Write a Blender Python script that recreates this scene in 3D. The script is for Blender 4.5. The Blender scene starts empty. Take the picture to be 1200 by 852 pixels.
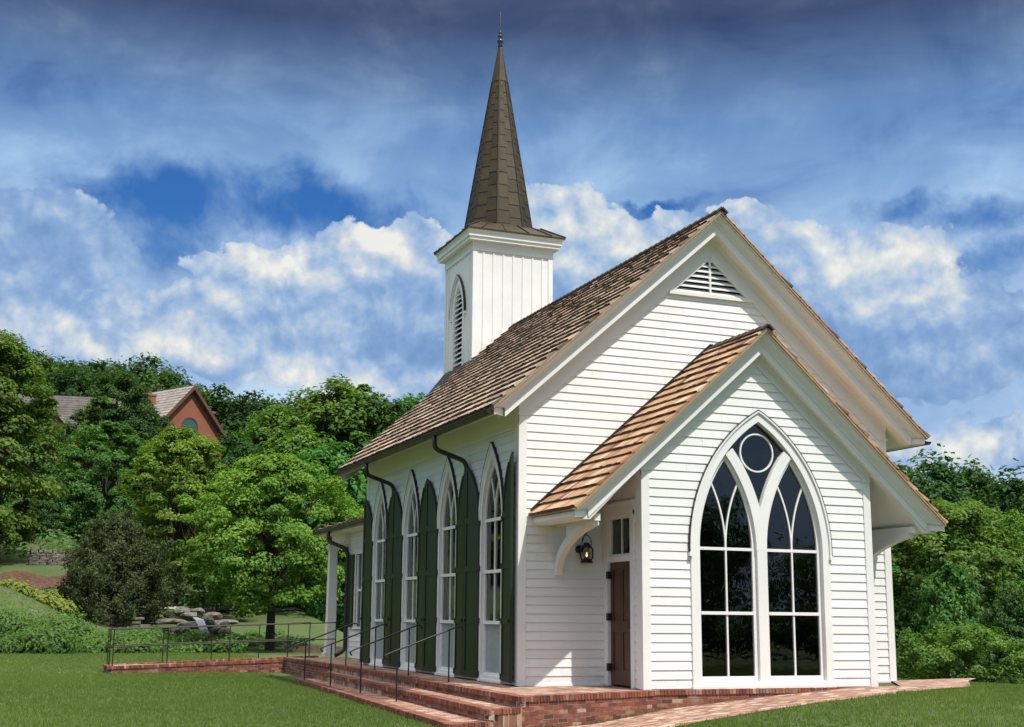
import bpy, math, random
import numpy as np
from mathutils import Vector, Matrix

random.seed(7)
SC = bpy.context.scene
COL = SC.collection
R = math.radians
PI = math.pi

# ------------------------------------------------------------------ helpers
def tag(o, label=None, cat=None, group=None, kind=None):
    if label: o['label'] = label
    if cat: o['category'] = cat
    if group: o['group'] = group
    if kind: o['kind'] = kind
    return o

def empty(name, loc, rz=0.0):
    o = bpy.data.objects.new(name, None)
    COL.objects.link(o)
    o.location = loc
    o.rotation_euler = (0, 0, rz)
    o.empty_display_size = .3
    return o

def link_mesh(name, me, parent=None):
    o = bpy.data.objects.new(name, me)
    COL.objects.link(o)
    if parent is not None:
        o.parent = parent
    return o

def copy_tree(o, parent=None):
    c = o.copy()
    COL.objects.link(c)
    if parent is not None:
        c.parent = parent
    for ch in o.children:
        copy_tree(ch, c)
    return c

class Fr:
    """A wall plane: u along it, v up, w out of it."""
    def __init__(s, o, U, W):
        s.o = Vector(o); s.U = Vector(U); s.W = Vector(W)
    def P(s, u, v, w=0.0):
        return s.o + s.U * u + Vector((0, 0, v)) + s.W * w

class MB:
    def __init__(s):
        s.v = []; s.f = []; s.t = []
    def poly(s, pts, tint=.5):
        b = len(s.v)
        s.v += [tuple(p) for p in pts]
        s.f.append(tuple(range(b, b + len(pts)))); s.t.append(tint)
    def hexa(s, p, tint=.5):
        b = len(s.v)
        s.v += [tuple(q) for q in p]
        for q in ((0, 3, 2, 1), (4, 5, 6, 7), (0, 1, 5, 4), (1, 2, 6, 5), (2, 3, 7, 6), (3, 0, 4, 7)):
            s.f.append(tuple(b + k for k in q)); s.t.append(tint)
    def box(s, x0, x1, y0, y1, z0, z1, tint=.5):
        s.hexa([(x0, y0, z0), (x1, y0, z0), (x1, y1, z0), (x0, y1, z0), (x0, y0, z1), (x1, y0, z1), (x1, y1, z1), (x0, y1, z1)], tint)
    def fbox(s, fr, u0, u1, v0, v1, w0, w1, tint=.5):
        s.hexa([fr.P(u0, v0, w0), fr.P(u1, v0, w0), fr.P(u1, v0, w1), fr.P(u0, v0, w1),
                fr.P(u0, v1, w0), fr.P(u1, v1, w0), fr.P(u1, v1, w1), fr.P(u0, v1, w1)], tint)
    def bar(s, a, b, w, h, up=(0, 0, 1), tint=.5):
        a = Vector(a); b = Vector(b); d = (b - a).normalized(); up = Vector(up)
        x = d.cross(up).normalized() * w / 2; y = x.cross(d).normalized() * h / 2
        s.hexa([a - x - y, a + x - y, a + x + y, a - x + y, b - x - y, b + x - y, b + x + y, b - x + y], tint)
    def tube(s, path, r, n=8, tint=.5, caps=True):
        path = [Vector(p) for p in path]
        rs = r if isinstance(r, (list, tuple)) else [r] * len(path)
        b0 = len(s.v); prev = None
        for i, p in enumerate(path):
            if i == 0: d = path[1] - p
            elif i == len(path) - 1: d = p - path[i - 1]
            else: d = (path[i + 1] - p).normalized() + (p - path[i - 1]).normalized()
            d.normalize()
            if prev is None:
                x = d.orthogonal().normalized()
            else:
                x = prev - d * prev.dot(d)
                x = x.normalized() if x.length > 1e-6 else d.orthogonal().normalized()
            prev = x; y = d.cross(x)
            for k in range(n):
                a = 2 * PI * k / n
                s.v.append(tuple(p + (x * math.cos(a) + y * math.sin(a)) * rs[i]))
        for i in range(len(path) - 1):
            for k in range(n):
                k2 = (k + 1) % n
                s.f.append((b0 + i * n + k, b0 + i * n + k2, b0 + (i + 1) * n + k2, b0 + (i + 1) * n + k)); s.t.append(tint)
        if caps:
            s.f.append(tuple(b0 + k for k in reversed(range(n)))); s.t.append(tint)
            e = b0 + (len(path) - 1) * n
            s.f.append(tuple(e + k for k in range(n))); s.t.append(tint)
    def lathe(s, c, prof, n=12, tint=.5):
        c = Vector(c); b0 = len(s.v)
        for r, z in prof:
            for k in range(n):
                a = 2 * PI * k / n
                s.v.append((c.x + r * math.cos(a), c.y + r * math.sin(a), c.z + z))
        for i in range(len(prof) - 1):
            for k in range(n):
                k2 = (k + 1) % n
                s.f.append((b0 + i * n + k, b0 + i * n + k2, b0 + (i + 1) * n + k2, b0 + (i + 1) * n + k)); s.t.append(tint)
    def strip(s, A, B, tint=.5):
        for i in range(len(A) - 1):
            s.poly([A[i], A[i + 1], B[i + 1], B[i]], tint)
    def ring(s, fr, outer, inner, w0, w1, tint=.5, back=False):
        Of = [fr.P(u, v, w1) for u, v in outer]; If = [fr.P(u, v, w1) for u, v in inner]
        Ob = [fr.P(u, v, w0) for u, v in outer]; Ib = [fr.P(u, v, w0) for u, v in inner]
        s.strip(Of, If, tint); s.strip(Of, Ob, tint); s.strip(If, Ib, tint)
        s.poly([Of[0], If[0], Ib[0], Ob[0]], tint); s.poly([Of[-1], If[-1], Ib[-1], Ob[-1]], tint)
        if back: s.strip(Ob, Ib, tint)
    def ribbon(s, fr, pts, wid, w0, w1, tint=.5):
        n = len(pts); L = []; Rr = []
        for i in range(n):
            p = Vector(pts[i])
            d1 = (Vector(pts[i]) - Vector(pts[i - 1])).normalized() if i > 0 else None
            d2 = (Vector(pts[i + 1]) - Vector(pts[i])).normalized() if i < n - 1 else None
            if d1 is None: d1 = d2
            if d2 is None: d2 = d1
            n1 = Vector((-d1.y, d1.x)); n2 = Vector((-d2.y, d2.x))
            m = (n1 + n2).normalized(); k = wid / 2 / max(.4, m.dot(n1))
            L.append(p + m * k); Rr.append(p - m * k)
        s.ring(fr, L, Rr, w0, w1, tint, True)
    def build(s, name, mat, parent=None, smooth=False):
        me = bpy.data.meshes.new(name)
        me.from_pydata(s.v, [], s.f)
        at = me.attributes.new('tint', 'FLOAT', 'FACE')
        at.data.foreach_set('value', s.t)
        for m in (mat if isinstance(mat, (list, tuple)) else [mat]):
            me.materials.append(m)
        if smooth:
            me.polygons.foreach_set('use_smooth', [True] * len(me.polygons))
        me.update()
        return link_mesh(name, me, parent)

def np_mesh(name, V, F, tint, mat, parent=None, smooth=False):
    """V (n,3), F (m,k) faces all of k corners."""
    me = bpy.data.meshes.new(name)
    n = len(V); m, k = F.shape
    me.vertices.add(n); me.vertices.foreach_set('co', np.ascontiguousarray(V, np.float32).ravel())
    me.loops.add(m * k); me.loops.foreach_set('vertex_index', np.ascontiguousarray(F, np.int32).ravel())
    me.polygons.add(m)
    me.polygons.foreach_set('loop_start', np.arange(0, m * k, k, dtype=np.int32))
    me.polygons.foreach_set('loop_total', np.full(m, k, np.int32))
    if smooth: me.polygons.foreach_set('use_smooth', np.ones(m, bool))
    if tint is not None:
        at = me.attributes.new('tint', 'FLOAT', 'FACE'); at.data.foreach_set('value', np.asarray(tint, np.float32))
    me.materials.append(mat)
    me.update(calc_edges=True)
    return link_mesh(name, me, parent)

# ------------------------------------------------------------------ materials
class NT:
    def __init__(s, tree):
        s.t = tree
    def n(s, typ, **kw):
        nd = s.t.nodes.new('ShaderNode' + typ)
        for k, v in kw.items(): setattr(nd, k, v)
        return nd
    def l(s, a, b): s.t.links.new(a, b)
    def math(s, op, a, b=None, c=None, clamp=False):
        nd = s.n('Math', operation=op, use_clamp=clamp)
        for i, x in enumerate((a, b, c)):
            if x is None: continue
            if isinstance(x, (int, float)): nd.inputs[i].default_value = x
            else: s.l(x, nd.inputs[i])
        return nd.outputs[0]
    def mix(s, fac, a, b, blend='MIX'):
        nd = s.n('Mix', data_type='RGBA', blend_type=blend)
        for i, x in ((0, fac), (6, a), (7, b)):
            if isinstance(x, (int, float)): nd.inputs[i].default_value = x
            elif isinstance(x, (tuple, list)): nd.inputs[i].default_value = tuple(x) + ((1,) if len(x) == 3 else ())
            else: s.l(x, nd.inputs[i])
        return nd.outputs[2]
    def noise(s, vec, scale, detail=4, rough=.55, dist=0.0):
        nd = s.n('TexNoise'); nd.inputs['Scale'].default_value = scale; nd.inputs['Detail'].default_value = detail
        nd.inputs['Roughness'].default_value = rough; nd.inputs['Distortion'].default_value = dist
        if vec is not None: s.l(vec, nd.inputs['Vector'])
        return nd.outputs['Fac']
    def ramp(s, fac, stops, interp='LINEAR'):
        nd = s.n('ValToRGB'); cr = nd.color_ramp; cr.interpolation = interp
        while len(cr.elements) < len(stops): cr.elements.new(.5)
        for e, (p, c) in zip(cr.elements, stops):
            e.position = p; e.color = tuple(c) + (1,) if len(c) == 3 else c
        s.l(fac, nd.inputs[0]); return nd.outputs[0]
    def mr(s, x, a, b, c=0.0, d=1.0, smooth=True):
        nd = s.n('MapRange', interpolation_type='SMOOTHSTEP' if smooth else 'LINEAR')
        s.l(x, nd.inputs[0])
        for i, q in enumerate((a, b, c, d)): nd.inputs[i + 1].default_value = q
        return nd.outputs[0]
    def attr(s, name):
        nd = s.n('Attribute'); nd.attribute_name = name; return nd.outputs['Fac']

def mat(name):
    m = bpy.data.materials.new(name); m.use_nodes = True
    nt = NT(m.node_tree)
    p = m.node_tree.nodes['Principled BSDF']
    return m, nt, p

def obj_co(nt): return nt.n('TexCoord').outputs['Object']
def bump(nt, p, h, strength=.3, dist=.01):
    b = nt.n('Bump'); b.inputs['Strength'].default_value = strength; b.inputs['Distance'].default_value = dist
    nt.l(h, b.inputs['Height']); nt.l(b.outputs[0], p.inputs['Normal'])

def paint(name, col, rough=.45, dirt=.06):
    m, nt, p = mat(name)
    co = obj_co(nt)
    n1 = nt.noise(co, 1.3, 5, .6); n2 = nt.noise(co, 22, 4, .6)
    a = tuple(c * (1 - dirt) for c in col)
    c = nt.mix(nt.mr(n1, .3, .7), a, col)
    c = nt.mix(nt.math('MULTIPLY', nt.mr(n2, .55, .85), .25), c, tuple(x * .82 for x in col))
    nt.l(c, p.inputs['Base Color'])
    nt.l(nt.mr(n1, .2, .8, rough - .06, rough + .1), p.inputs['Roughness'])
    bump(nt, p, nt.noise(co, 45, 5, .6), .12, .006)
    return m

M = {}
M['white'] = paint('white_paint', (.80, .80, .785))
M['white_board'] = None
def siding_mat():
    m, nt, p = mat('white_clapboard')
    co = obj_co(nt); t = nt.attr('tint')
    n1 = nt.noise(co, .8, 5, .6)
    mp = nt.n('Mapping'); mp.inputs['Scale'].default_value = (2, 2, 30); nt.l(co, mp.inputs[0])
    g = nt.noise(mp.outputs[0], 3, 4, .6)
    c = nt.mix(t, (.755, .755, .74), (.83, .83, .815))
    c = nt.mix(nt.math('MULTIPLY', nt.mr(n1, .5, .8), .3), c, (.70, .70, .68))
    sz = nt.n('SeparateXYZ'); nt.l(co, sz.inputs[0])
    gr = nt.math('MULTIPLY', nt.mr(sz.outputs[2], .55, .0), nt.mr(nt.noise(co, 5, 5, .7), .42, .75))
    c = nt.mix(nt.math('MULTIPLY', gr, .45), c, (.50, .44, .37))
    st = nt.n('Mapping'); st.inputs['Scale'].default_value = (7, 7, .5); nt.l(co, st.inputs[0])
    c = nt.mix(nt.math('MULTIPLY', nt.mr(nt.noise(st.outputs[0], 1.0, 5, .65), .58, .8), .16), c, (.55, .53, .48))
    nt.l(c, p.inputs['Base Color']); p.inputs['Roughness'].default_value = .5
    bump(nt, p, g, .15, .006)
    return m
M['siding'] = siding_mat()
M['soffit'] = paint('cream_soffit_paint', (.79, .78, .755), .5)
M['green'] = paint('dark_green_shutter_paint', (.0145, .028, .011), .36, .25)
M['iron'] = paint('black_iron', (.012, .012, .012), .42, .2)
M['bronze'] = paint('dark_bronze_metal', (.022, .017, .014), .38, .3)
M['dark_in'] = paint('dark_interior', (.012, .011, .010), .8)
M['sheer'] = paint('grey_privacy_film', (.30, .34, .36), .25)

def shake_mat(name, ramp):
    m, nt, p = mat(name)
    co = obj_co(nt); t = nt.attr('tint')
    n1 = nt.noise(co, 3.0, 5, .6); n2 = nt.noise(co, 60, 3, .5)
    mp = nt.n('Mapping'); mp.inputs['Scale'].default_value = (9, 90, 9); nt.l(co, mp.inputs[0])
    g = nt.noise(mp.outputs[0], 1.0, 3, .6)
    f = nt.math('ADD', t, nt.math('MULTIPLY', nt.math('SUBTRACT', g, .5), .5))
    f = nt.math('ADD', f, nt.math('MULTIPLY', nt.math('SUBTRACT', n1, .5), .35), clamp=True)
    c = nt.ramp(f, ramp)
    nt.l(c, p.inputs['Base Color']); p.inputs['Roughness'].default_value = .75
    bump(nt, p, g, .5, .012)
    return m
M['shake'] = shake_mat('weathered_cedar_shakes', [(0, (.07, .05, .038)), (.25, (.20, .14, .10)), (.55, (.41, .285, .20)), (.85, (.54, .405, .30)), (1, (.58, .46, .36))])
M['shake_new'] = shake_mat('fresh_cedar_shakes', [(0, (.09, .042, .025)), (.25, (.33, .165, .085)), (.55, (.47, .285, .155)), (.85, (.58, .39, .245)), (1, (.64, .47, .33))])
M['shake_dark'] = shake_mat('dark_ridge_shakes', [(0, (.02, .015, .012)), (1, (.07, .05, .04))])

def brick_mat():
    m, nt, p = mat('red_brick')
    co = obj_co(nt); t = nt.attr('tint')
    n1 = nt.noise(co, 14, 5, .65); n2 = nt.noise(co, 2.0, 3)
    f = nt.math('ADD', t, nt.math('MULTIPLY', nt.math('SUBTRACT', n1, .5), .45), clamp=True)
    c = nt.ramp(f, [(0, (.055, .034, .03)), (.2, (.125, .042, .03)), (.45, (.20, .060, .036)), (.7, (.26, .085, .048)), (.9, (.34, .155, .10)), (1, (.42, .28, .21))])
    c = nt.mix(nt.math('MULTIPLY', nt.mr(n2, .55, .75), .35), c, (.42, .34, .28))
    nt.l(c, p.inputs['Base Color']); p.inputs['Roughness'].default_value = .85
    bump(nt, p, n1, .5, .01)
    return m
M['brick'] = brick_mat()
def simple(name, c0, c1, scale, rough=.9, bmp=.4, dist=.02, detail=6):
    m, nt, p = mat(name); co = obj_co(nt)
    n = nt.noise(co, scale, detail, .6); n2 = nt.noise(co, scale * .13, 3)
    f = nt.math('ADD', nt.math('MULTIPLY', n, .7), nt.math('MULTIPLY', n2, .3))
    nt.l(nt.mix(nt.mr(f, .3, .7), c0, c1), p.inputs['Base Color']); p.inputs['Roughness'].default_value = rough
    bump(nt, p, n, bmp, dist)
    return m
M['mortar'] = simple('lime_mortar', (.32, .28, .24), (.45, .41, .36), 30)
def paver_mat():
    m, nt, p = mat('brick_paving'); co = obj_co(nt)
    br = nt.n('TexBrick'); br.offset = .5
    for k, v in (('Scale', 1.0), ('Mortar Size', .006), ('Brick Width', .21), ('Row Height', .105), ('Bias', 0.0), ('Mortar Smooth', .2)):
        br.inputs[k].default_value = v
    mp = nt.n('Mapping'); mp.inputs['Rotation'].default_value = (0, 0, R(0)); nt.l(co, mp.inputs[0]); nt.l(mp.outputs[0], br.inputs['Vector'])
    br.inputs['Color1'].default_value = (0, 0, 0, 1); br.inputs['Color2'].default_value = (1, 1, 1, 1); br.inputs['Mortar'].default_value = (.5, .5, .5, 1)
    n1 = nt.noise(co, 16, 5, .65)
    f = nt.math('ADD', br.outputs['Color'], nt.math('MULTIPLY', nt.math('SUBTRACT', n1, .5), .4), clamp=True)
    c = nt.ramp(f, [(0, (.14, .058, .038)), (.3, (.235, .10, .065)), (.6, (.31, .16, .105)), (.85, (.40, .26, .18)), (1, (.52, .41, .31))])
    c = nt.mix(br.outputs['Fac'], c, (.40, .33, .27))
    nt.l(c, p.inputs['Base Color']); p.inputs['Roughness'].default_value = .85
    h = nt.math('SUBTRACT', nt.math('MULTIPLY', n1, .3), br.outputs['Fac'])
    bump(nt, p, h, .5, .008)
    return m
M['paver'] = paver_mat()

def glass_mat():
    m, nt, p = mat('window_glass'); t = m.node_tree
    t.nodes.remove(p)
    fr = nt.n('Fresnel'); fr.inputs[0].default_value = 1.52
    fb = nt.math('MULTIPLY', fr.outputs[0], 1.4, clamp=True)
    g = nt.n('BsdfGlossy'); g.inputs['Roughness'].default_value = .0; g.inputs['Color'].default_value = (.95, .97, 1, 1)
    tr = nt.n('BsdfTransparent'); tr.inputs[0].default_value = (.80, .84, .82, 1)
    co = obj_co(nt); b = nt.n('Bump'); b.inputs['Strength'].default_value = .12; b.inputs['Distance'].default_value = .02
    nt.l(nt.noise(co, 1.7, 2, .5), b.inputs['Height']); nt.l(b.outputs[0], g.inputs['Normal'])
    mx = nt.n('MixShader'); nt.l(fb, mx.inputs[0]); nt.l(tr.outputs[0], mx.inputs[1]); nt.l(g.outputs[0], mx.inputs[2])
    nt.l(mx.outputs[0], t.nodes['Material Output'].inputs[0])
    return m
M['glass'] = glass_mat()

def door_mat():
    m, nt, p = mat('mahogany_door'); co = obj_co(nt)
    mp = nt.n('Mapping'); mp.inputs['Scale'].default_value = (14, 14, 1.2); nt.l(co, mp.inputs[0])
    g = nt.noise(mp.outputs[0], 2, 5, .6, .4)
    nt.l(nt.ramp(g, [(.2, (.026, .010, .004)), (.55, (.075, .029, .011)), (.85, (.125, .055, .020))]), p.inputs['Base Color'])
    p.inputs['Roughness'].default_value = .4
    bump(nt, p, g, .2, .004)
    return m
M['door'] = door_mat()

def copper_mat():
    m, nt, p = mat('aged_copper_shingles'); co = obj_co(nt); t = nt.attr('tint')
    n1 = nt.noise(co, 2.5, 6, .65); n2 = nt.noise(co, 18, 4, .6)
    f = nt.math('ADD', nt.math('MULTIPLY', t, .24), nt.math('MULTIPLY', n1, .76))
    c = nt.ramp(f, [(.2, (.018, .013, .006)), (.5, (.042, .031, .014)), (.75, (.064, .048, .022)), (.95, (.092, .072, .038))])
    c = nt.mix(nt.math('MULTIPLY', nt.mr(n2, .6, .8), .3), c, (.11, .10, .085))
    nt.l(c, p.inputs['Base Color']); p.inputs['Metallic'].default_value = .1; p.inputs['Specular IOR Level'].default_value = .3
    nt.l(nt.mr(n1, .3, .7, .5, .7), p.inputs['Roughness'])
    bump(nt, p, n1, .25, .02)
    return m
M['copper'] = copper_mat()

def leaf_mat(name, c0, c1, trans=.35, hue=.03):
    m, nt, p = mat(name); t = m.node_tree; t.nodes.remove(p)
    ti = nt.attr('tint')
    oi = nt.n('ObjectInfo')
    c = nt.mix(ti, c0, c1)
    h = nt.n('HueSaturation'); nt.l(c, h.inputs['Color'])
    nt.l(nt.math('ADD', .5 - hue / 2, nt.math('MULTIPLY', oi.outputs['Random'], hue)), h.inputs['Hue'])
    nt.l(nt.math('ADD', .85, nt.math('MULTIPLY', oi.outputs['Random'], .3)), h.inputs['Value'])
    d = nt.n('BsdfDiffuse'); nt.l(h.outputs[0], d.inputs[0])
    tr = nt.n('BsdfTranslucent')
    nt.l(nt.mix(1.0, h.outputs[0], (1.15, 1.25, .55), 'MULTIPLY'), tr.inputs[0])
    mx = nt.n('MixShader'); mx.inputs[0].default_value = trans; nt.l(d.outputs[0], mx.inputs[1]); nt.l(tr.outputs[0], mx.inputs[2])
    gl = nt.n('BsdfGlossy'); gl.inputs['Roughness'].default_value = .6; gl.inputs[0].default_value = (.9, .95, .9, 1)
    m2 = nt.n('MixShader'); m2.inputs[0].default_value = .012; nt.l(mx.outputs[0], m2.inputs[1]); nt.l(gl.outputs[0], m2.inputs[2])
    nt.l(m2.outputs[0], t.nodes['Material Output'].inputs[0])
    return m
M['lf_bright'] = leaf_mat('bright_maple_leaves', (.075, .16, .02), (.22, .34, .05))
M['lf_mid'] = leaf_mat('mid_green_leaves', (.055, .13, .02), (.165, .28, .05))
M['lf_deep'] = leaf_mat('deep_green_leaves', (.038, .12, .026), (.115, .245, .05))
M['lf_dark'] = leaf_mat('dark_oak_leaves', (.022, .06, .015), (.07, .13, .032))
M['lf_cedar'] = leaf_mat('cedar_sprays', (.040, .072, .024), (.105, .145, .054), .25)
M['lf_ivy'] = leaf_mat('ground_cover_leaves', (.045, .11, .02), (.12, .215, .042), .3)
M['lf_hosta'] = leaf_mat('yellow_green_leaves', (.13, .20, .03), (.26, .32, .06), .35)
M['grass'] = leaf_mat('lawn_blades', (.10, .16, .034), (.19, .26, .066), .42, .0)
M['bark'] = simple('tree_bark', (.025, .02, .016), (.075, .06, .048), 9, .95, .8, .05)
M['stone'] = simple('grey_limestone', (.045, .041, .034), (.185, .165, .138), 3.5, .9, .7, .06)
M['mulch'] = simple('red_mulch', (.04, .02, .012), (.125, .06, .034), 7, .95, .9, .08)
M['mulch2'] = simple('dry_earth', (.13, .085, .04), (.26, .19, .09), 5, .95, .8, .05)
M['concrete'] = simple('pale_footpath', (.42, .40, .37), (.52, .50, .46), 5, .9, .2, .01)
M['timber'] = simple('landscape_timber', (.10, .06, .04), (.24, .16, .11), 6, .9, .5, .02)
M['water'] = paint('white_cascade', (.55, .58, .60), .15)

def ground_mat():
    m, nt, p = mat('lawn_ground'); co = obj_co(nt)
    n1 = nt.noise(co, .35, 5, .6); n2 = nt.noise(co, 2.6, 4, .6); n3 = nt.noise(co, 30, 5, .7)
    c = nt.mix(nt.mr(n1, .35, .65), (.058, .095, .022), (.088, .122, .031))
    c = nt.mix(nt.math('MULTIPLY', nt.mr(n2, .5, .75), .55), c, (.105, .118, .036))
    c = nt.mix(nt.math('MULTIPLY', nt.mr(n3, .4, .7), .6), c, (.035, .062, .014))
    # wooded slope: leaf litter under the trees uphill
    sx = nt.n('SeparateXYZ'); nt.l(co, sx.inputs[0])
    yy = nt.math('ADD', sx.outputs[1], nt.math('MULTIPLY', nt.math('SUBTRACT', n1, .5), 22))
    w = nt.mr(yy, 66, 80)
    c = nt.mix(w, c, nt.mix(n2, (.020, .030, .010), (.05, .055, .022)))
    nt.l(c, p.inputs['Base Color']); p.inputs['Roughness'].default_value = .95
    bump(nt, p, n3, .8, .05)
    return m
M['ground'] = ground_mat()

# ------------------------------------------------------------------ terrain
def interp(x, xs, ys): return np.interp(x, xs, ys)
def sstep(x, a, b):
    t = np.clip((x - a) / (b - a), 0, 1); return t * t * (3 - 2 * t)
PX = [-8, -3, 0, 1.5, 4.1, 4.8, 6.2, 9, 16]
PZ = [-.45, -.46, -.53, -.40, -.17, -.12, -.02, -.02, -.12]
def ground_h(x, y):
    x = np.asarray(x, float); y = np.asarray(y, float)
    base = interp(x, PX, PZ)
    base = base + (-.47 - base) * sstep(y, 9, 16) * (1 - sstep(x, 6, 12))
    # the lawn in front falls gently toward the viewer on the right
    base = base - .05 * sstep(-y, 3, 9) * sstep(x, 1, 6)
    t = np.maximum(0, (x - 10.2) * .80 + (y + 1.5) * .60) * sstep(x, 8.5, 12)
    drop = .17 * t * t / (t + 3.0)
    drop = np.minimum(drop, 4.5)
    hill = interp(y, [38, 44, 52, 58, 66, 80, 100, 130, 180, 260, 420], [0, .15, 1.1, 1.75, 2.9, 6.3, 11.5, 18.5, 29, 38, 44])
    side = 1 - .62 * sstep(x, 14, 60)
    hill = hill * side
    hill2 = 10 * sstep(x + .5 * y, 70, 150)
    md = sstep(-x, 2.2, 11.5) * 3.1 * sstep(y, 37.5, 45.5) * (1 - sstep(y, 46, 57))
    bank = 2.5 * sstep(-x, 1.5, 6) * sstep(y, 51.5, 60) * (1 - sstep(y, 75, 100))
    return base - drop + hill + hill2 + md + bank

def gh(x, y): return float(ground_h(x, y))

def axis(lo, hi, a, b, step, n):
    mid = np.arange(a, b + 1e-6, step)
    l = a - (np.linspace(0, 1, n + 1)[1:] ** 2) * (a - lo); r = b + (np.linspace(0, 1, n + 1)[1:] ** 2) * (hi - b)
    return np.concatenate([l[::-1], mid, r])
gx = axis(-700, 800, -40, 45, .5, 26); gy = axis(-600, 900, -20, 75, .5, 26)
GX, GY = np.meshgrid(gx, gy); GZ = ground_h(GX, GY)
V = np.stack([GX.ravel(), GY.ravel(), GZ.ravel()], 1)
ii = np.arange(len(gy) - 1)[:, None] * len(gx) + np.arange(len(gx) - 1)[None, :]
ii = ii.ravel()
F = np.stack([ii, ii + 1, ii + 1 + len(gx), ii + len(gx)], 1)
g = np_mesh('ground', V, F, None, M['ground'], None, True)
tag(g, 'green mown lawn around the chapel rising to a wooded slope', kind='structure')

# ------------------------------------------------------------------ chapel
W, D, B0, L = 8.70, 1.69, 1.79, 11.07
B1 = W - B0; MX = W / 2
SM, SB = .885, .89                      # roof slopes, main and bay
chapel = empty('chapel', (0, 0, 0))
tag(chapel, 'white clapboard chapel with pointed windows, cedar shake roof and bronze spire', 'chapel')
FF = Fr((0, 0, 0), (1, 0, 0), (0, -1, 0))          # main front
FB = Fr((0, -D, 0), (1, 0, 0), (0, -1, 0))         # bay front
FL = Fr((0, 0, 0), (0, 1, 0), (-1, 0, 0))          # main left
FBL = Fr((B0, 0, 0), (0, 1, 0), (-1, 0, 0))        # bay left
FBR = Fr((B1, 0, 0), (0, 1, 0), (1, 0, 0))
FR = Fr((W, 0, 0), (0, 1, 0), (1, 0, 0))
FK = Fr((0, L, 0), (1, 0, 0), (0, 1, 0))           # rear gable

def lancet(cx, w, z0, zs, d, n=14):
    Rr = w + d; rise = math.sqrt(Rr * Rr - d * d); a1 = math.atan2(rise, d)
    pts = [(cx - w, z0)] + [(cx + d - Rr * math.cos(a1 * i / n), zs + Rr * math.sin(a1 * i / n)) for i in range(n + 1)]
    right = [(cx - d + Rr * math.cos(a1 * i / n), zs + Rr * math.sin(a1 * i / n)) for i in range(n - 1, -1, -1)]
    return pts + right + [(cx + w, z0)]
def lancet_gap(cx, w, z0, zs, d):
    Rr = w + d
    def f(z):
        if z < z0 - .2: return None
        if z <= zs: return (cx - w, cx + w)
        q = Rr * Rr - (z - zs) ** 2
        if q <= d * d: return None
        h = math.sqrt(q) - d
        return (cx - h, cx + h)
    return f
def rect_gap(a, b, z0, z1):
    return lambda z: (a, b) if z0 <= z <= z1 else None

def siding(mb, fr, z0, z1, lf, rf, gaps=(), e=.168, flat=False, w=0.0):
    rng = random.Random(int(z0 * 100) + int(fr.o.x * 31) + int(fr.o.y * 17))
    z = z0
    while z < z1 - 1e-4:
        zh = min(z + e, z1)
        ivs = [(lf(z), rf(z), lf(zh), rf(zh))]
        for g in gaps:
            gs = [q for q in (g(z + .01), g((z + zh) / 2), g(zh - .01)) if q]
            if not gs: continue
            a = min(q[0] for q in gs) if not flat else min(q[0] for q in gs); b = max(q[1] for q in gs)
            new = []
            for (l0, r0, l1, r1) in ivs:
                if b <= l0 or a >= r0: new.append((l0, r0, l1, r1)); continue
                if a > l0: new.append((l0, a, l1, a))
                if b < r0: new.append((b, r0, b, r1))
            ivs = new
        if not flat:                                     # butt joints between board lengths
            cut = []
            for (l0, r0, l1, r1) in ivs:
                a_ = l0; end = (r0, r1); first = l1
                nx = a_ + rng.uniform(.8, 3.6)
                while nx < min(r0, r1) - .35 and nx > max(l0, l1) + .2:
                    cut.append((a_, nx - .0015, first, nx - .0015)); a_ = nx + .0015; first = a_; nx = a_ + rng.uniform(2.2, 4.2)
                cut.append((a_, end[0], first, end[1]))
            ivs = cut
        for (l0, r0, l1, r1) in ivs:
            if r0 - l0 < .005: continue
            if flat:
                mb.poly([fr.P(l0, z, w), fr.P(r0, z, w), fr.P(r1, zh, w), fr.P(l1, zh, w)]); continue
            j = rng.uniform(-.0015, .0015); t = rng.random()
            a, b = .021 + j, .004
            zd = z - .011
            mb.poly([fr.P(l0, zd, a), fr.P(r0, zd, a), fr.P(r1, zh, b), fr.P(l1, zh, b)], t)
            mb.poly([fr.P(l0, zd, a - .006), fr.P(r0, zd, a - .006), fr.P(r0, zd, a), fr.P(l0, zd, a)], t)
            mb.poly([fr.P(l0, zd, a - .006), fr.P(r0, zd, a - .006), fr.P(r0, z, a - .006), fr.P(l0, z, a - .006)], t)
            mb.poly([fr.P(l0, z, 0), fr.P(r0, z, 0), fr.P(r0, z, a - .006), fr.P(l0, z, a - .006)], t)
            mb.poly([fr.P(l0, z, 0), fr.P(l0, z, a), fr.P(l1, zh, b), fr.P(l1, zh, 0)], t)
            mb.poly([fr.P(r0, z, 0), fr.P(r1, zh, 0), fr.P(r1, zh, b), fr.P(r0, z, a)], t)
        z = zh

def wall(fr, z0, z1, lf, rf, gaps=(), label=None):
    mb = MB(); siding(mb, fr, z0, z1, lf, rf, gaps)
    o = mb.build('wall', M['siding'], chapel)
    return o
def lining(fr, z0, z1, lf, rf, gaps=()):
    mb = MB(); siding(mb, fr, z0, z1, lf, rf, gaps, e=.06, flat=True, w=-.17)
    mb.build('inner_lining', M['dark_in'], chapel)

SD, SW_, SZS = 1.452, .65, 3.24
SD2 = 1.115                              # flatter arch of the glazed opening          # side windows
WINY = [1.41 + 2.7475 * i for i in range(4)]
FD, FW_, FZS = 1.54, 1.56, 2.60          # big front window
roofz = lambda c, s, u: c - s * abs(u - MX)
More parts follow.
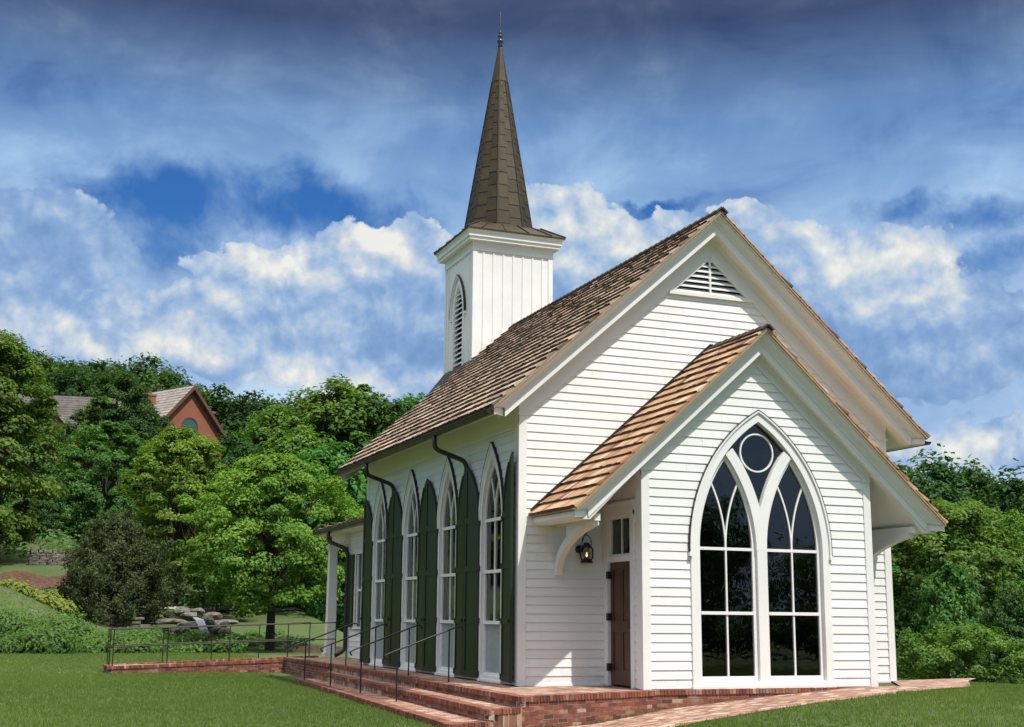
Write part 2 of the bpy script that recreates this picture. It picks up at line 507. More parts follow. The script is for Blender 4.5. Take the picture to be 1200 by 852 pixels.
# main front wall: gable above, strips beside the bay
def Lm(z): return max(0.0, MX - (9.36 - z) / SM) if z > 5.4 else 0.0
def Rm(z): return W - Lm(z)
bay_gap = lambda z: (B0 + .02, B1 - .02) if z < 4.2 else ((MX - (6.5 - z) / SB, MX + (6.5 - z) / SB) if z < 6.4 else None)
wall(FF, .02, 9.3, Lm, Rm, [bay_gap, lambda z: (MX - (8.84 - z) / SM, MX + (8.84 - z) / SM) if 8.08 < z < 8.8 else None])
# bay front
def Lb(z): return max(B0, MX - (6.5 - z) / SB) if z > 4.0 else B0
wall(FB, .02, 6.42, Lb, lambda z: W - Lb(z), [lancet_gap(MX, 1.49, 0, FZS, FD)])
# bay sides
wall(FBL, .02, 4.45, lambda z: -D, lambda z: 0.0, [rect_gap(-1.30, -.24, 0, 3.36)])
wall(FBR, .02, 4.45, lambda z: -D, lambda z: 0.0)
# left wall with four windows, right wall, rear gable
wall(FL, .02, 4.95, lambda z: 0.0, lambda z: L, [lancet_gap(y, .60, 0, SZS, SD) for y in WINY])
wall(FR, -.1, 5.5, lambda z: 0.0, lambda z: L)
wall(FK, .02, 9.3, Lm, Rm)
# frieze band under the left and right eaves, smooth boards
mb = MB(); mb.fbox(FL, .0, L, 4.95, 5.80, -.02, .03); mb.fbox(FL, .0, L, 4.94, 4.985, .03, .045); mb.build('frieze_board', M['white'], chapel)
mb = MB(); mb.fbox(FR, .0, L, 5.0, 5.80, -.02, .035); mb.build('frieze_board', M['white'], chapel)
# dark room inside
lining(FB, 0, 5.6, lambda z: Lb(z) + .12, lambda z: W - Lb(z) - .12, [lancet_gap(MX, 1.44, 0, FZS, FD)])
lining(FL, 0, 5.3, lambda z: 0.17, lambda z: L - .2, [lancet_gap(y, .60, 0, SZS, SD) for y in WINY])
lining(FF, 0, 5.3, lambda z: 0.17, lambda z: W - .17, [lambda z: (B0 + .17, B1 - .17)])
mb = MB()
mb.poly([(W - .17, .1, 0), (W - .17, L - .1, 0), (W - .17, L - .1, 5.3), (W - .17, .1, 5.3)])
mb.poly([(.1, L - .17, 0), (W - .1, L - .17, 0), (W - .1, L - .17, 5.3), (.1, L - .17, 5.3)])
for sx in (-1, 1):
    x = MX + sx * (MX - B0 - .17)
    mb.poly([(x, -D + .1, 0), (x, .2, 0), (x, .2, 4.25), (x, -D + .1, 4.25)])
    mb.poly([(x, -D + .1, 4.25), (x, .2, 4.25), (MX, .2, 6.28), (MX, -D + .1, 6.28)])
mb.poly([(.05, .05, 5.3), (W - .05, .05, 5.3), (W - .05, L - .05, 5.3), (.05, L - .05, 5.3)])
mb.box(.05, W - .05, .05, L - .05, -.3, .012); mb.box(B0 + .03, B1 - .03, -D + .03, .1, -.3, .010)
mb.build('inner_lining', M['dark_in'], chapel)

# corner boards
def corner(name, items):
    mb = MB()
    for it in items: mb.fbox(*it)
    return mb.build(name, M['white'], chapel)
cw = .135
corner('corner_board', [(FF, -.032, cw, 0.0, 5.23, -.02, .036), (FL, -.0, cw, 0.0, 4.94, -.02, .0325), (FF, -.055, cw + .02, 5.19, 5.235, -.03, .058)])
corner('corner_board', [(FF, W - cw, W + .032, -.05, 5.23, -.02, .036), (FR, 0.0, cw, -.05, 4.99, -.02, .0325), (FF, W - cw - .02, W + .055, 5.19, 5.235, -.03, .058)])
corner('corner_board', [(FB, B0 - .032, B0 + cw, 0.0, 4.06, -.02, .036), (FBL, -D, -D + .20, 0.0, 4.45, -.02, .0325), (FB, B0 - .05, B0 + cw + .02, 4.02, 4.065, -.03, .055)])
corner('corner_board', [(FB, B1 - cw, B1 + .032, 0.0, 4.06, -.02, .036), (FBR, -D, -D + cw, 0.0, 4.45, -.02, .0325), (FB, B1 - cw - .02, B1 + .05, 4.02, 4.065, -.03, .055)])
corner('corner_board', [(FL, L - cw, L + .03, 0.0, 4.94, -.02, .034), (FK, -.03, cw, 0, 5.2, -.02, .034)])
corner('corner_board', [(FR, L - cw, L + .03, 0.0, 4.99, -.02, .034), (FK, W - cw, W + .03, 0, 5.2, -.02, .034)])
corner('water_table', [(FF, 0.0, B0, -.02, .022, -.02, .045)]); corner('water_table', [(FF, B1, W, -.06, .022, -.02, .045)])

# gables: frieze, bargeboards, soffits
def chev(half, c, s, y):
    z = lambda x: c - s * abs(x - MX)
    return [Vector((MX - half, y, z(MX - half))), Vector((MX, y, c)), Vector((MX + half, y, z(MX + half)))]
def gable_trim(y0, s, ceave, ctop, cband, cbot, csoff, cfr, half_top, half_band, wall_half, yw, ov_lip, ov_band):
    sg = -1
    mb = MB()
    yl = y0 - ov_lip; yb = y0 - ov_band
    lip = .05
    A = chev(half_top, ctop, s, yl); B = chev(half_top - .01, ctop - lip, s, yl)
    mb.strip(A, B)
    C_ = chev(half_top - .03, ctop - lip, s, yl + .035); mb.strip(B, C_)
    C2 = chev(half_top - .05, ctop - lip - .035, s, yl + .035); mb.strip(C_, C2)
    n = 6; prev = C2; y1 = yl + .035; c1 = ctop - lip - .035; h1 = half_top - .05
    for i in range(1, n + 1):                            # cavetto crown
        a = PI / 2 * i / n
        k = chev(h1 + (half_band + .02 - h1) * i / n, c1 - (c1 - cband) * (i / n), s, y1 + (yb - .012 - y1) * math.sin(a))
        mb.strip(prev, k); prev = k
    k = chev(half_band + .02, cband - .012, s, yb - .012); mb.strip(prev, k)
    k2 = chev(half_band + .01, cband - .012, s, yb); mb.strip(k, k2)
    Bt = chev(half_band, cbot, s, yb); mb.strip(k2, Bt)
    Bi = chev(half_band, cbot, s, yb + .05); mb.strip(Bt, Bi)
    Bi2 = chev(half_band, csoff + .03, s, yb + .05); mb.strip(Bi, Bi2)
    # closed ends of the bargeboards
    for sd in (0, 2):
        mb.poly([A[sd], B[sd], C_[sd], C2[sd], prev[sd], Bt[sd], Bi[sd], Vector((Bi[sd].x, Bi[sd].y, Bi[sd].z + .4)), Vector((A[sd].x, yb + .05, A[sd].z))])
    mb.build('bargeboard', M['white'], chapel)
    mb = MB()
    P0 = chev(half_band + .02, csoff, s, yb + .03); P1 = chev(half_band + .02, csoff, s, yw)
    mb.strip(P0, P1)
    for sx in (-1, 1):                                   # closed ends of the overhanging rake box
        xe = MX + sx * (half_band + .02); xw = MX + sx * wall_half; zz = lambda x, c: c - s * abs(x - MX)
        mb.poly([(xe, yb + .03, zz(xe, csoff)), (xe, yw - .002, zz(xe, csoff)), (xe, yw - .002, zz(xe, ceave)), (xe, yb + .03, zz(xe, ceave))])
        if ceave > 8: mb.poly([(xe, yw - .002, zz(xe, csoff)), (xw, yw - .002, zz(xw, csoff)), (xw, yw - .002, zz(xw, ceave)), (xe, yw - .002, zz(xe, ceave))])
        xo = MX + sx * half_top; mb.poly([(xo, yl + .02, zz(xo, ctop - .01)), (xe, yb + .04, zz(xe, ctop - .01)), (xe, yb + .04, zz(xe, csoff)), (xo, yl + .02, zz(xo, ctop - .16))])
    # bed mould where soffit meets frieze
    Q0 = chev(wall_half, csoff, s, y0 - .075); Q1 = chev(wall_half, csoff - .07, s, y0 - .045); Q2 = chev(wall_half, csoff - .085, s, y0 - .038)
    mb.strip(Q0, Q1); mb.strip(Q1, Q2)
    mb.build('soffit', M['soffit'], chapel)
    mb = MB()
    F0 = chev(wall_half, csoff, s, y0 - .038); F1 = chev(wall_half, cfr, s, y0 - .038)
    F2 = chev(wall_half, cfr, s, y0 - .0); mb.strip(F0, F1); mb.strip(F1, F2)
    for sd in (0, 2): mb.poly([F0[sd], F1[sd], F2[sd], Vector((F0[sd].x, y0, F0[sd].z))])
    mb.build('frieze_board', M['white'], chapel)
gable_trim(0, SM, 9.62, 9.77, 9.52, 9.33, 9.36, 8.91, 5.08, 4.80, MX + .032, .0, .50, .35)
gable_trim(-D, SB, 6.74, 6.89, 6.61, 6.44, 6.47, 6.22, 4.12, 3.78, MX - B0 + .032, .0, .40, .24)
# soffits along the main eaves, eave fascia, rear rake
zs_ = lambda x, c=9.60: c - SM * abs(x - MX)
for sx in (-1, 1):
    mb = MB()
    xo = MX + sx * (MX + .70); xi = MX + sx * (MX - .02)
    mb.poly([(xo, -.32, zs_(xo)), (xi, -.32, zs_(xi)), (xi, L + .3, zs_(xi)), (xo, L + .3, zs_(xo))])
    xf = MX + sx * (MX + .72)
    mb.box(min(xf, xf - sx * .03), max(xf, xf - sx * .03), -.46, L + .33, zs_(xf) - .02, zs_(xf, 9.74))
    mb.build('soffit', M['soffit'], chapel)
mb = MB()
A = chev(5.08, 9.77, SM, L + .34); B = chev(5.0, 9.34, SM, L + .34); mb.strip(A, B); mb.strip(B, chev(5.0, 9.34, SM, L)); mb.build('bargeboard', M['white'], chapel)
# bay eaves: boxed soffit board under the shakes, both sides
for sx in (-1, 1):
    mb = MB()
    z = lambda x, c: c - SB * abs(x - MX)
    xa = MX + sx * 4.06; xb = MX + sx * 4.00; xc = MX + sx * 3.74
    pr = [(xa, z(xa, 6.80)), (xa, z(xa, 6.71)), (xb, z(xb, 6.60)), (xc, z(xc, 6.37)), (MX + sx * 2.55, z(MX + sx * 2.55, 6.46))]
    mb.poly([(x_, -D - .22, z_) for x_, z_ in pr] + [(pr[-1][0], -D - .22, pr[-1][1] + .36)])
    for i in range(len(pr) - 1):
        (x0, z0), (x1, z1) = pr[i], pr[i + 1]
        mb.poly([(x0, -D - .22, z0), (x1, -D - .22, z1), (x1, -.001, z1), (x0, -.001, z0)])
    mb.build('soffit', M['soffit'], chapel)

# roof decks
def deck(mb, half, c, s, ya, yb_, t=.05):
    for sx in (-1, 1):
        x0 = MX + sx * half
        z0 = c - s * half
        mb.hexa([(x0, ya, z0 - t), (MX, ya, c - t), (MX, yb_, c - t), (x0, yb_, z0 - t), (x0, ya, z0), (MX, ya, c), (MX, yb_, c), (x0, yb_, z0)])
def shakes(mb, o, a, sdir, n, length, slope, e, seed, clip=None, jit=1.0):
    rng = random.Random(seed); o = Vector(o); a = Vector(a).normalized(); sdir = Vector(sdir).normalized(); n = Vector(n).normalized()
    rows = int(slope / e) + 1
    for r in range(rows):
        s0 = r * e; u = -rng.random() * .2
        if s0 > slope - .03: break
        while u < length:
            w = rng.choice((.10, .13, .16, .19, .22, .26)) * rng.uniform(.9, 1.1)
            ua, ub = max(0, u), min(length, u + w - rng.uniform(.004, .011)); u += w
            if ub - ua < .02: continue
            if clip and not clip((ua + ub) / 2, s0): continue
            dz = rng.uniform(-.006, .006) * jit; th = rng.uniform(.052, .068); sA = s0 + dz; sB = min(s0 + e + .06, slope)
            t = min(1, max(0, rng.gauss(.52, .20)))
            if rng.random() < .05: t = rng.uniform(.0, .25)
            lift = rng.uniform(0, .006); sk = rng.uniform(-.004, .004)
            p = [o + a * ua + sdir * (sA + sk) + n * 0, o + a * ub + sdir * (sA - sk), o + a * ub + sdir * sB, o + a * ua + sdir * sB]
            q = [p[0] + n * (th + lift), p[1] + n * (th + lift + sk), p[2] + n * .008, p[3] + n * .008]
            mb.hexa(p + q, t); mb.t[-4] = rng.uniform(-.35, -.1)  # dark end grain at the butts, tinted deeper as shade under each course
def gable_shakes(half, c, s, ya, yb_, e, seed, mat_, clipf=None):
    mb = MB(); deck(mb, half - .02, c, s, ya + .01, yb_ - .01)
    ln = yb_ - ya; sl = half * math.sqrt(1 + s * s)
    ct = 1 / math.sqrt(1 + s * s); st = s * ct
    for sx in (-1, 1):
        o = (MX + sx * half, ya, c - s * half + .001)
        shakes(mb, o, (0, 1, 0), (-sx * ct, 0, st), (sx * st, 0, ct), ln, sl, e, seed + sx, clipf)
    return mb.build('roof', mat_, chapel)
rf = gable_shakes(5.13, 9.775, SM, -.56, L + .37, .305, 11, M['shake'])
mb = MB(); rng = random.Random(5); y = -.60
while y < L + .2:                                         # overlapping ridge caps
    for sx in (-1, 1):
        ct = 1 / math.sqrt(1 + SM * SM); st = SM * ct
        p = Vector((MX, y, 9.84)); dn = Vector((sx * ct, 0, -st)) * .17; nn = Vector((sx * st, 0, ct)) * .035
        ln = Vector((0, .30, 0))
        mb.hexa([p, p + dn, p + dn + ln, p + ln, p + nn, p + dn + nn, p + dn + ln + nn * .4, p + ln + nn * .4], rng.random())
    y += .26
mb.build('ridge_cap', M['shake_dark'], rf)
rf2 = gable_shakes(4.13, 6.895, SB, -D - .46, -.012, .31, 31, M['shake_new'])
mb = MB(); y = -D - .50
while y < -.2:
    for sx in (-1, 1):
        ct = 1 / math.sqrt(1 + SB * SB); st = SB * ct
        p = Vector((MX, y, 6.955)); dn = Vector((sx * ct, 0, -st)) * .16; nn = Vector((sx * st, 0, ct)) * .035; ln = Vector((0, .30, 0))
        mb.hexa([p, p + dn, p + dn + ln, p + ln, p + nn, p + dn + nn, p + dn + ln + nn * .4, p + ln + nn * .4], rng.random())
    y += .25
mb.build('ridge_cap', M['shake_dark'], rf2)
mb = MB()                                                # step flashing where bay roof meets the gable wall
for sx in (-1, 1):
    pts = [(MX + sx * 4.10, 6.98 - SB * 4.10), (MX, 6.98)]
    mb.ribbon(FF, pts if sx < 0 else pts[::-1], .07, .02, .034)
mb.build('flashing', M['bronze'], rf2)

# gable louvre vent
mb = MB(); va, vb, vh = 8.93, 8.03, 1.0
mb.ribbon(FF, [(MX - vh, vb), (MX + vh, vb)], .07, .0, .075)
mb.ribbon(FF, [(MX - vh + .06, vb + .03), (MX, va - .04)], .06, .0, .05); mb.ribbon(FF, [(MX, va - .04), (MX + vh - .06, vb + .03)], .06, .0, .05)
mb.fbox(FF, MX - .022, MX + .022, vb, va - .05, .0, .046)
vent = mb.build('gable_vent', M['white'], chapel)
mb = MB(); k = 0; z = vb + .04
while z < va - .12:
    h = (va - z - .05) / SM
    mb.hexa([FF.P(MX - h, z, .045), FF.P(MX + h, z, .045), FF.P(MX + h - .05, z + .085, -.05), FF.P(MX - h + .05, z + .085, -.05),
             FF.P(MX - h, z + .022, .045), FF.P(MX + h, z + .022, .045), FF.P(MX + h - .05, z + .107, -.05), FF.P(MX - h + .05, z + .107, -.05)])
    z += .118
mb.build('louver', M['white'], vent)
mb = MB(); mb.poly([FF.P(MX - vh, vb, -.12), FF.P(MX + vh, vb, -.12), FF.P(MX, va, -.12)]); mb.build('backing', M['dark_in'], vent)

# ---- windows
def pane(fr, pts, w, par, m=None):
    q_ = [fr.P(u, v, w) for u, v in pts]; nn_ = (q_[1] - q_[0]).cross(q_[-1] - q_[0])
    mb = MB(); mb.poly(q_ if nn_.dot(fr.W) > 0 else q_[::-1]); return mb.build('pane', m or M['glass'], par)
def front_window():
    mb = MB()
    mb.ring(FB, lancet(MX, FW_, .02, FZS, FD, 20), lancet(MX, 1.395, .02, FZS, FD, 20), -.12, .045)
    mb.ring(FB, lancet(MX, 1.43, .14, FZS, FD, 20), lancet(MX, 1.40, .14, FZS, FD, 20), -.12, .015)
    mb.fbox(FB, MX - FW_ - .02, MX + FW_ + .02, -.0, .05, -.1, .075)          # sill
    mb.fbox(FB, MX - 1.42, MX + 1.42, .05, .135, -.12, .04)
    # mullion and branching tracery
    mb.fbox(FB, MX - .092, MX + .092, .13, FZS, -.11, .022)
    for sx in (-1, 1):
        cx = MX - sx * (3.04); a = [];
        for i in range(15):
            t = i / 14 * 1.90; Rr = 3.04
            a.append((cx + sx * (math.sqrt(Rr * Rr - t * t)) , FZS - .02 + t))
        # the branch on this side bends away from the middle
        a = [(2 * MX - u, v) for u, v in a]
        mb.ribbon(FB, a, .205, -.11, .022 + (.002 if sx > 0 else 0))
    win = mb.build('window', M['white'], chapel)
    # sashes
    mb = MB(); GZ0 = .22
    for cx in (MX - .745, MX + .745):
        w, d = .575, 2.265
        mb.ring(FB, lancet(cx, w + .095, .13, FZS, d, 16), lancet(cx, w, GZ0, FZS, d, 16), -.11, -.04)
        mb.fbox(FB, cx - w - .08, cx + w + .08, .13, GZ0, -.11, -.042)
        mb.fbox(FB, cx - w, cx + w, 1.36, 1.42, -.11, -.03)
    mb.build('sash', M['white'], win)
    for cx in (MX - .745, MX + .745):
        mb = MB()
        mb.fbox(FB, cx - .575, cx + .575, FZS - .028, FZS + .028, -.105, -.046)
        mb.fbox(FB, cx - .017, cx + .017, GZ0, FZS + .28, -.105, -.05)
        for sx in (-1, 1):
            Rr = 2.84; pts = []
            for i in range(13):
                t = i / 12 * 1.31; pts.append((cx - sx * (Rr - math.sqrt(Rr * Rr - t * t)), FZS + t))
            mb.ribbon(FB, pts, .032, -.105, -.052 + .001 * sx)
        mb.build('muntin', M['white'], win)
    mb = MB()
    circ = [(MX + .385 * math.cos(a), 4.49 + .385 * math.sin(a)) for a in [2 * PI * k / 32 + .01 for k in range(33)]]
    ci = [(MX + .355 * math.cos(a), 4.49 + .355 * math.sin(a)) for a in [2 * PI * k / 32 + .01 for k in range(33)]]
    mb.ring(FB, circ, ci, -.105, -.045)
    mb.build('muntin', M['white'], win)
    pane(FB, lancet(MX, 1.415, .15, FZS, FD, 20), -.08, win)
    mb = MB()
    mb.ring(FB, lancet(MX, FW_ + .032, 2.50, FZS, FD, 20), lancet(MX, FW_ - .01, 2.50, FZS, FD, 20), .0, .075)
    for sx in (-1, 1): mb.fbox(FB, MX + sx * FW_ - .02 - (.03 if sx < 0 else -.0), MX + sx * FW_ + .02 + (.03 if sx > 0 else 0), 2.44, 2.51, .0, .09)
    hd = mb.build('hood_mould', M['white'], win)
    mb = MB(); mb.ring(FB, lancet(MX, FW_ + .039, 2.52, FZS, FD, 20), lancet(MX, FW_ + .031, 2.52, FZS, FD, 20), .0, .082)
    mb.build('flashing', M['bronze'], win)
front_window()

def side_window(yc):
    mb = MB()
    mb.ring(FL, lancet(yc, SW_, .02, SZS, SD, 14), lancet(yc, .56, .02, SZS, SD2, 14), -.12, .045)
    mb.fbox(FL, yc - SW_ - .01, yc + SW_ + .01, .0, .045, -.1, .07)
    mb.fbox(FL, yc - .56, yc + .56, .045, .12, -.12, .03)
    win = mb.build('window', M['white'], chapel)
    mb = MB()
    mb.ring(FL, lancet(yc, .565, .11, SZS, SD2, 14), lancet(yc, .505, .18, SZS, SD2, 14), -.10, -.025)
    mb.fbox(FL, yc - .55, yc + .55, .11, .18, -.10, -.027)
    for z in (1.17, 2.19): mb.fbox(FL, yc - .55, yc + .55, z - .033, z + .033, -.10, -.002)
    mb.build('sash', M['white'], win)
    mb = MB()
    mb.fbox(FL, yc - .505, yc + .505, SZS - .033, SZS + .033, -.09, -.022)
    mb.fbox(FL, yc - .021, yc + .021, 1.2, SZS + .2, -.09, -.035)
    for sx in (-1, 1):
        Rr = .505 + SD2; pts = []
        for i in range(11):
            t = i / 10 * .90; pts.append((yc - sx * (Rr - math.sqrt(Rr * Rr - t * t)), SZS + t))
        mb.ribbon(FL, pts, .036, -.09, -.034 + .001 * sx)
    mb.build('muntin', M['white'], win)
    pane(FL, lancet(yc, .54, 1.17, SZS, SD2, 14), -.062, win)
    pane(FL, [(yc - .54, .14), (yc + .54, .14), (yc + .54, 1.17), (yc - .54, 1.17)], -.0625, win, M['sheer'])
    mb = MB()
    mb.ring(FL, lancet(yc, SW_ + .05, 3.2, SZS, SD, 14), lancet(yc, SW_ - .01, 3.2, SZS, SD, 14), .0, .07)
    mb.build('hood_mould', M['white'], win)
    mb = MB()
    mb.ring(FL, lancet(yc, SW_ + .058, 3.22, SZS, SD, 14), lancet(yc, SW_ + .049, 3.22, SZS, SD, 14), .0, .078)
    mb.build('flashing', M['bronze'], win)
for y in WINY: side_window(y)

# ---- shutters: half-lancet leaves swung open, free edge held off the wall
def shutter(hy, fy, hx=-.055, fx=-.135, ztop=4.47, zh=3.22, lab=None):
    wd = math.hypot(fy - hy, fx - hx)
    U = Vector(((fx - hx), (fy - hy), 0)).normalized()
    sgn = 1 if fy > hy else -1
    Wv = Vector((-U.y * sgn, U.x * sgn, 0))
    fr = Fr((hx, hy, 0), U, Wv)
    th = .045
    rise = ztop - zh; Rr = (wd * wd + rise * rise) / (2 * wd)
    def hw(z):    # u where the curved outer edge is at height z
        return 0 if z <= zh else Rr - math.sqrt(max(0, Rr * Rr - (z - zh) ** 2))
    zb = .055
    outl = [(0, zb), (wd, zb), (wd, ztop)] + [(hw(zh + rise * (1 - i / 12)), zh + rise * (1 - i / 12)) for i in range(1, 13)]
    mb = MB()
    fpts = [fr.P(u, v, 0) for u, v in outl]; bpts = [fr.P(u, v, -th) for u, v in outl]
    mb.poly(fpts); mb.poly(bpts[::-1])
    for i in range(len(outl)):
        j = (i + 1) % len(outl); mb.poly([fpts[i], fpts[j], bpts[j], bpts[i]])
    s = .085
    mb.fbox(fr, 0, s, zb, zh, -.001, .016); mb.fbox(fr, wd - s, wd, zb, ztop - .12, -.001, .016)
    for z in (zb + .06, 1.20, 2.27, 3.28): mb.fbox(fr, s, wd - s, z - .06, z + .06, -.001, .0155)
    arc = [(hw(zh + rise * i / 12) + .045, zh + rise * i / 12) for i in range(0, 11)]
    mb.ribbon(fr, arc, .085, -.001, .0158)
    sh = mb.build('shutter', M['green'], chapel)
    for z in (.14, 1.20, 2.27, 3.20):
        hb = MB(); hb.fbox(fr, -.055, .03, z - .055, z + .055, -th - .01, .024); hb.build('hinge', M['iron'], sh)
    hb = MB(); hb.fbox(fr, wd - .11, wd - .045, 1.17, 1.24, .014, .05); hb.build('shutter_dog', M['iron'], sh)
for i, y in enumerate(WINY):
    shutter(y + .665, y + 1.362, -.055, -.115)            # far side leaf
    shutter(y - .665, y - 1.366, -.055, -.15 if i == 0 else -.112)

# ---- door on the bay side
def bay_door():
    mb = MB()
    y0, y1 = -1.385, -.15
    mb.fbox(FBL, y0, -1.25, .0, 3.3, -.1, .045); mb.fbox(FBL, -.29, y1, .0, 3.3, -.1, .045)
    mb.fbox(FBL, y0, y1, 3.22, 3.45, -.1, .046); mb.fbox(FBL, y0 - .03, y1 + .03, 3.45, 3.485, -.05, .075)
    mb.fbox(FBL, -1.26, -.28, 2.345, 2.46, -.1, .03)
    fr_ = mb.build('door_frame', M['white'], chapel)
    mb = MB()
    mb.fbox(FBL, -1.245, -.295, .03, 2.345, -.085, -.04)
    for a, b in ((-1.245, -1.13), (-.82, -.72), (-.41, -.295)): mb.fbox(FBL, a, b, .03, 2.345, -.041, -.02)
    for a, b in ((.03, .30), (1.02, 1.22), (2.20, 2.345)): mb.fbox(FBL, -1.13, -.41, a, b, -.041, -.0205)
    for a, b in ((-1.10, -.85), (-.69, -.44)):
        for c, e in ((.34, .98), (1.26, 2.16)): mb.fbox(FBL, a, b, c, e, -.042, -.030)
    dr = mb.build('door', M['door'], chapel)
    for z in (.35, 1.30, 2.10):
        mb = MB(); mb.fbox(FBL, -.335, -.24, z - .07, z + .07, -.03, .052); mb.build('hinge', M['iron'], dr)
    mb = MB(); mb.fbox(FBL, -1.215, -1.155, 1.02, 1.34, -.021, -.01); mb.tube([FBL.P(-1.185, 1.08, -.01), FBL.P(-1.185, 1.10, .04), FBL.P(-1.185, 1.28, .04), FBL.P(-1.185, 1.30, -.01)], .011)
    mb.build('handle', M['iron'], dr)
    mb = MB()
    for a, b in ((-1.25, -1.20), (-.34, -.29)): mb.fbox(FBL, a, b, 2.46, 3.22, -.08, -.02)
    for a, b in ((2.46, 2.50), (3.17, 3.22)): mb.fbox(FBL, -1.2, -.34, a, b, -.08, -.021)
    mb.fbox(FBL, -.785, -.755, 2.5, 3.17, -.07, -.03)
    tw = mb.build('transom_window', M['white'], chapel)
    pane(FBL, [(-1.21, 2.49), (-.33, 2.49), (-.33, 3.18), (-1.21, 3.18)], -.055, tw)
bay_door()

# ---- curved brackets under the bay eaves
for x in (.80, W - .80):
    mb = MB()
    fr = Fr((x, 0, 0), (0, -1, 0), (1, 0, 0))
    key = [(.035, 2.10), (.06, 2.24), (.17, 2.42), (.34, 2.575), (.55, 2.70), (.80, 2.805), (1.10, 2.895), (1.42, 2.965), (1.74, 3.02)]
    mb.ribbon(fr, key, .14, -.065, .065)
    mb.fbox(fr, .03, 1.82, 3.03, 3.16, -.060, .060)
    for i in range(4, 8):
        (u0, v0), (u1, v1) = key[i], key[i + 1]; mb.hexa([fr.P(u0, v0, -.05), fr.P(u1, v1, -.05), fr.P(u1, v1, .05), fr.P(u0, v0, .05), fr.P(u0, 3.05, -.05), fr.P(u1, 3.05, -.05), fr.P(u1, 3.05, .05), fr.P(u0, 3.05, .05)])
    mb.build('bracket', M['soffit'], chapel)

# ---- gutters and downspouts
def gutter(x, z, ya, yb_, r=.075, sx=-1):
    mb = MB(); n = 8
    A = []; B = []
    for ri in (r, r - .008):
        for (y, lst) in ((ya, A), (yb_, B)):
            lst.append([Vector((x + ri * math.cos(PI + PI * k / n), y, z + ri * math.sin(PI + PI * k / n))) for k in range(n + 1)])
    mb.strip(A[0], B[0]); mb.strip(A[1], B[1]); mb.strip(A[0], A[1]); mb.strip(B[0], B[1])
    mb.strip([A[0][0], B[0][0]], [A[1][0], B[1][0]]); mb.strip([A[0][-1], B[0][-1]], [A[1][-1], B[1][-1]])
    for y, s_ in ((ya + .004, A), (yb_ - .004, B)): mb.poly([Vector((p.x, y, p.z)) for p in s_[0]])
    mb.tube([(x - r, ya, z), (x - r, yb_, z)], .012, 6)
    return mb.build('gutter', M['bronze'], chapel)
gutter(-.815, 5.165, -.50, L + .36); gutter(W + .815, 5.165, -.50, L + .36)
def bend(pts, n=6, rad=.16):
    pts = [Vector(p) for p in pts]; out = [pts[0]]
    for i in range(1, len(pts) - 1):
        a = (pts[i - 1] - pts[i]); b = (pts[i + 1] - pts[i]); r_ = min(rad, a.length * .45, b.length * .45)
        p0 = pts[i] + a.normalized() * r_; p2 = pts[i] + b.normalized() * r_
        for k in range(n + 1):
            t = k / n; out.append(p0 * (1 - t) ** 2 + pts[i] * 2 * t * (1 - t) + p2 * t * t)
    out.append(pts[-1]); return out
for y in (WINY[0] + 1.45, WINY[2] + 1.45):
    mb = MB(); mb.tube(bend([(-.815, y, 5.12), (-.815, y, 4.82), (-.075, y, 4.58), (-.075, y, .12)]), .052, 10)
    mb.build('downspout', M['bronze'], chapel, True)

# ---- bell tower behind the nave roof
TX, TY, TH = MX, 12.57, 1.265
mb = MB()
faces = [Fr((TX, TY - TH, 0), (1, 0, 0), (0, -1, 0)), Fr((TX - TH, TY, 0), (0, 1, 0), (-1, 0, 0)), Fr((TX, TY + TH, 0), (1, 0, 0), (0, 1, 0)), Fr((TX + TH, TY, 0), (0, 1, 0), (1, 0, 0))]
TZ0, TZ1 = 7.6, 12.30
lgap = lancet_gap(0, .46, 8.2, 10.35, .82)
for fi, fr in enumerate(faces):
    if fi in (1, 3): siding(mb, fr, TZ0, TZ1, lambda z: -TH, lambda z: TH, [lgap], e=.08, flat=True, w=0)
    else: siding(mb, fr, TZ0, TZ1, lambda z: -TH, lambda z: TH, e=.5, flat=True, w=0)
    for k in range(1, 8):
        u = -TH + 2 * TH * k / 8
        if fi in (1, 3) and abs(u) < .7:
            mb.fbox(fr, u - .022, u + .022, 11.95, 12.03, -.002, .02) if abs(u) > .2 else None
            continue
        mb.fbox(fr, u - .022, u + .022, TZ0, 12.03, -.002, .02)
    for a, b in ((-TH - .02, -TH + .12), (TH - .12, TH + .02)): mb.fbox(fr, a, b, TZ0, 12.02, -.002, .024 + .002 * (fi % 2))
tower = mb.build('bell_tower', M['white'], chapel)
mb = MB()
def sqring(mb, prof):
    for (h0, z0), (h1, z1) in zip(prof[:-1], prof[1:]):
        a = [Vector((TX + sx * h0, TY + sy * h0, z0)) for sx, sy in ((-1, -1), (1, -1), (1, 1), (-1, 1), (-1, -1))]
        b = [Vector((TX + sx * h1, TY + sy * h1, z1)) for sx, sy in ((-1, -1), (1, -1), (1, 1), (-1, 1), (-1, -1))]
        mb.strip(a, b)
sqring(mb, [(TH + .0, 12.02), (TH + .035, 12.02), (TH + .035, 12.27), (TH + .06, 12.27), (TH + .06, 12.30), (1.46, 12.30), (1.46, 12.36), (1.48, 12.40), (1.50, 12.40), (1.50, 12.52), (1.55, 12.57), (1.55, 12.61)])
mb.build('cornice', M['white'], tower)
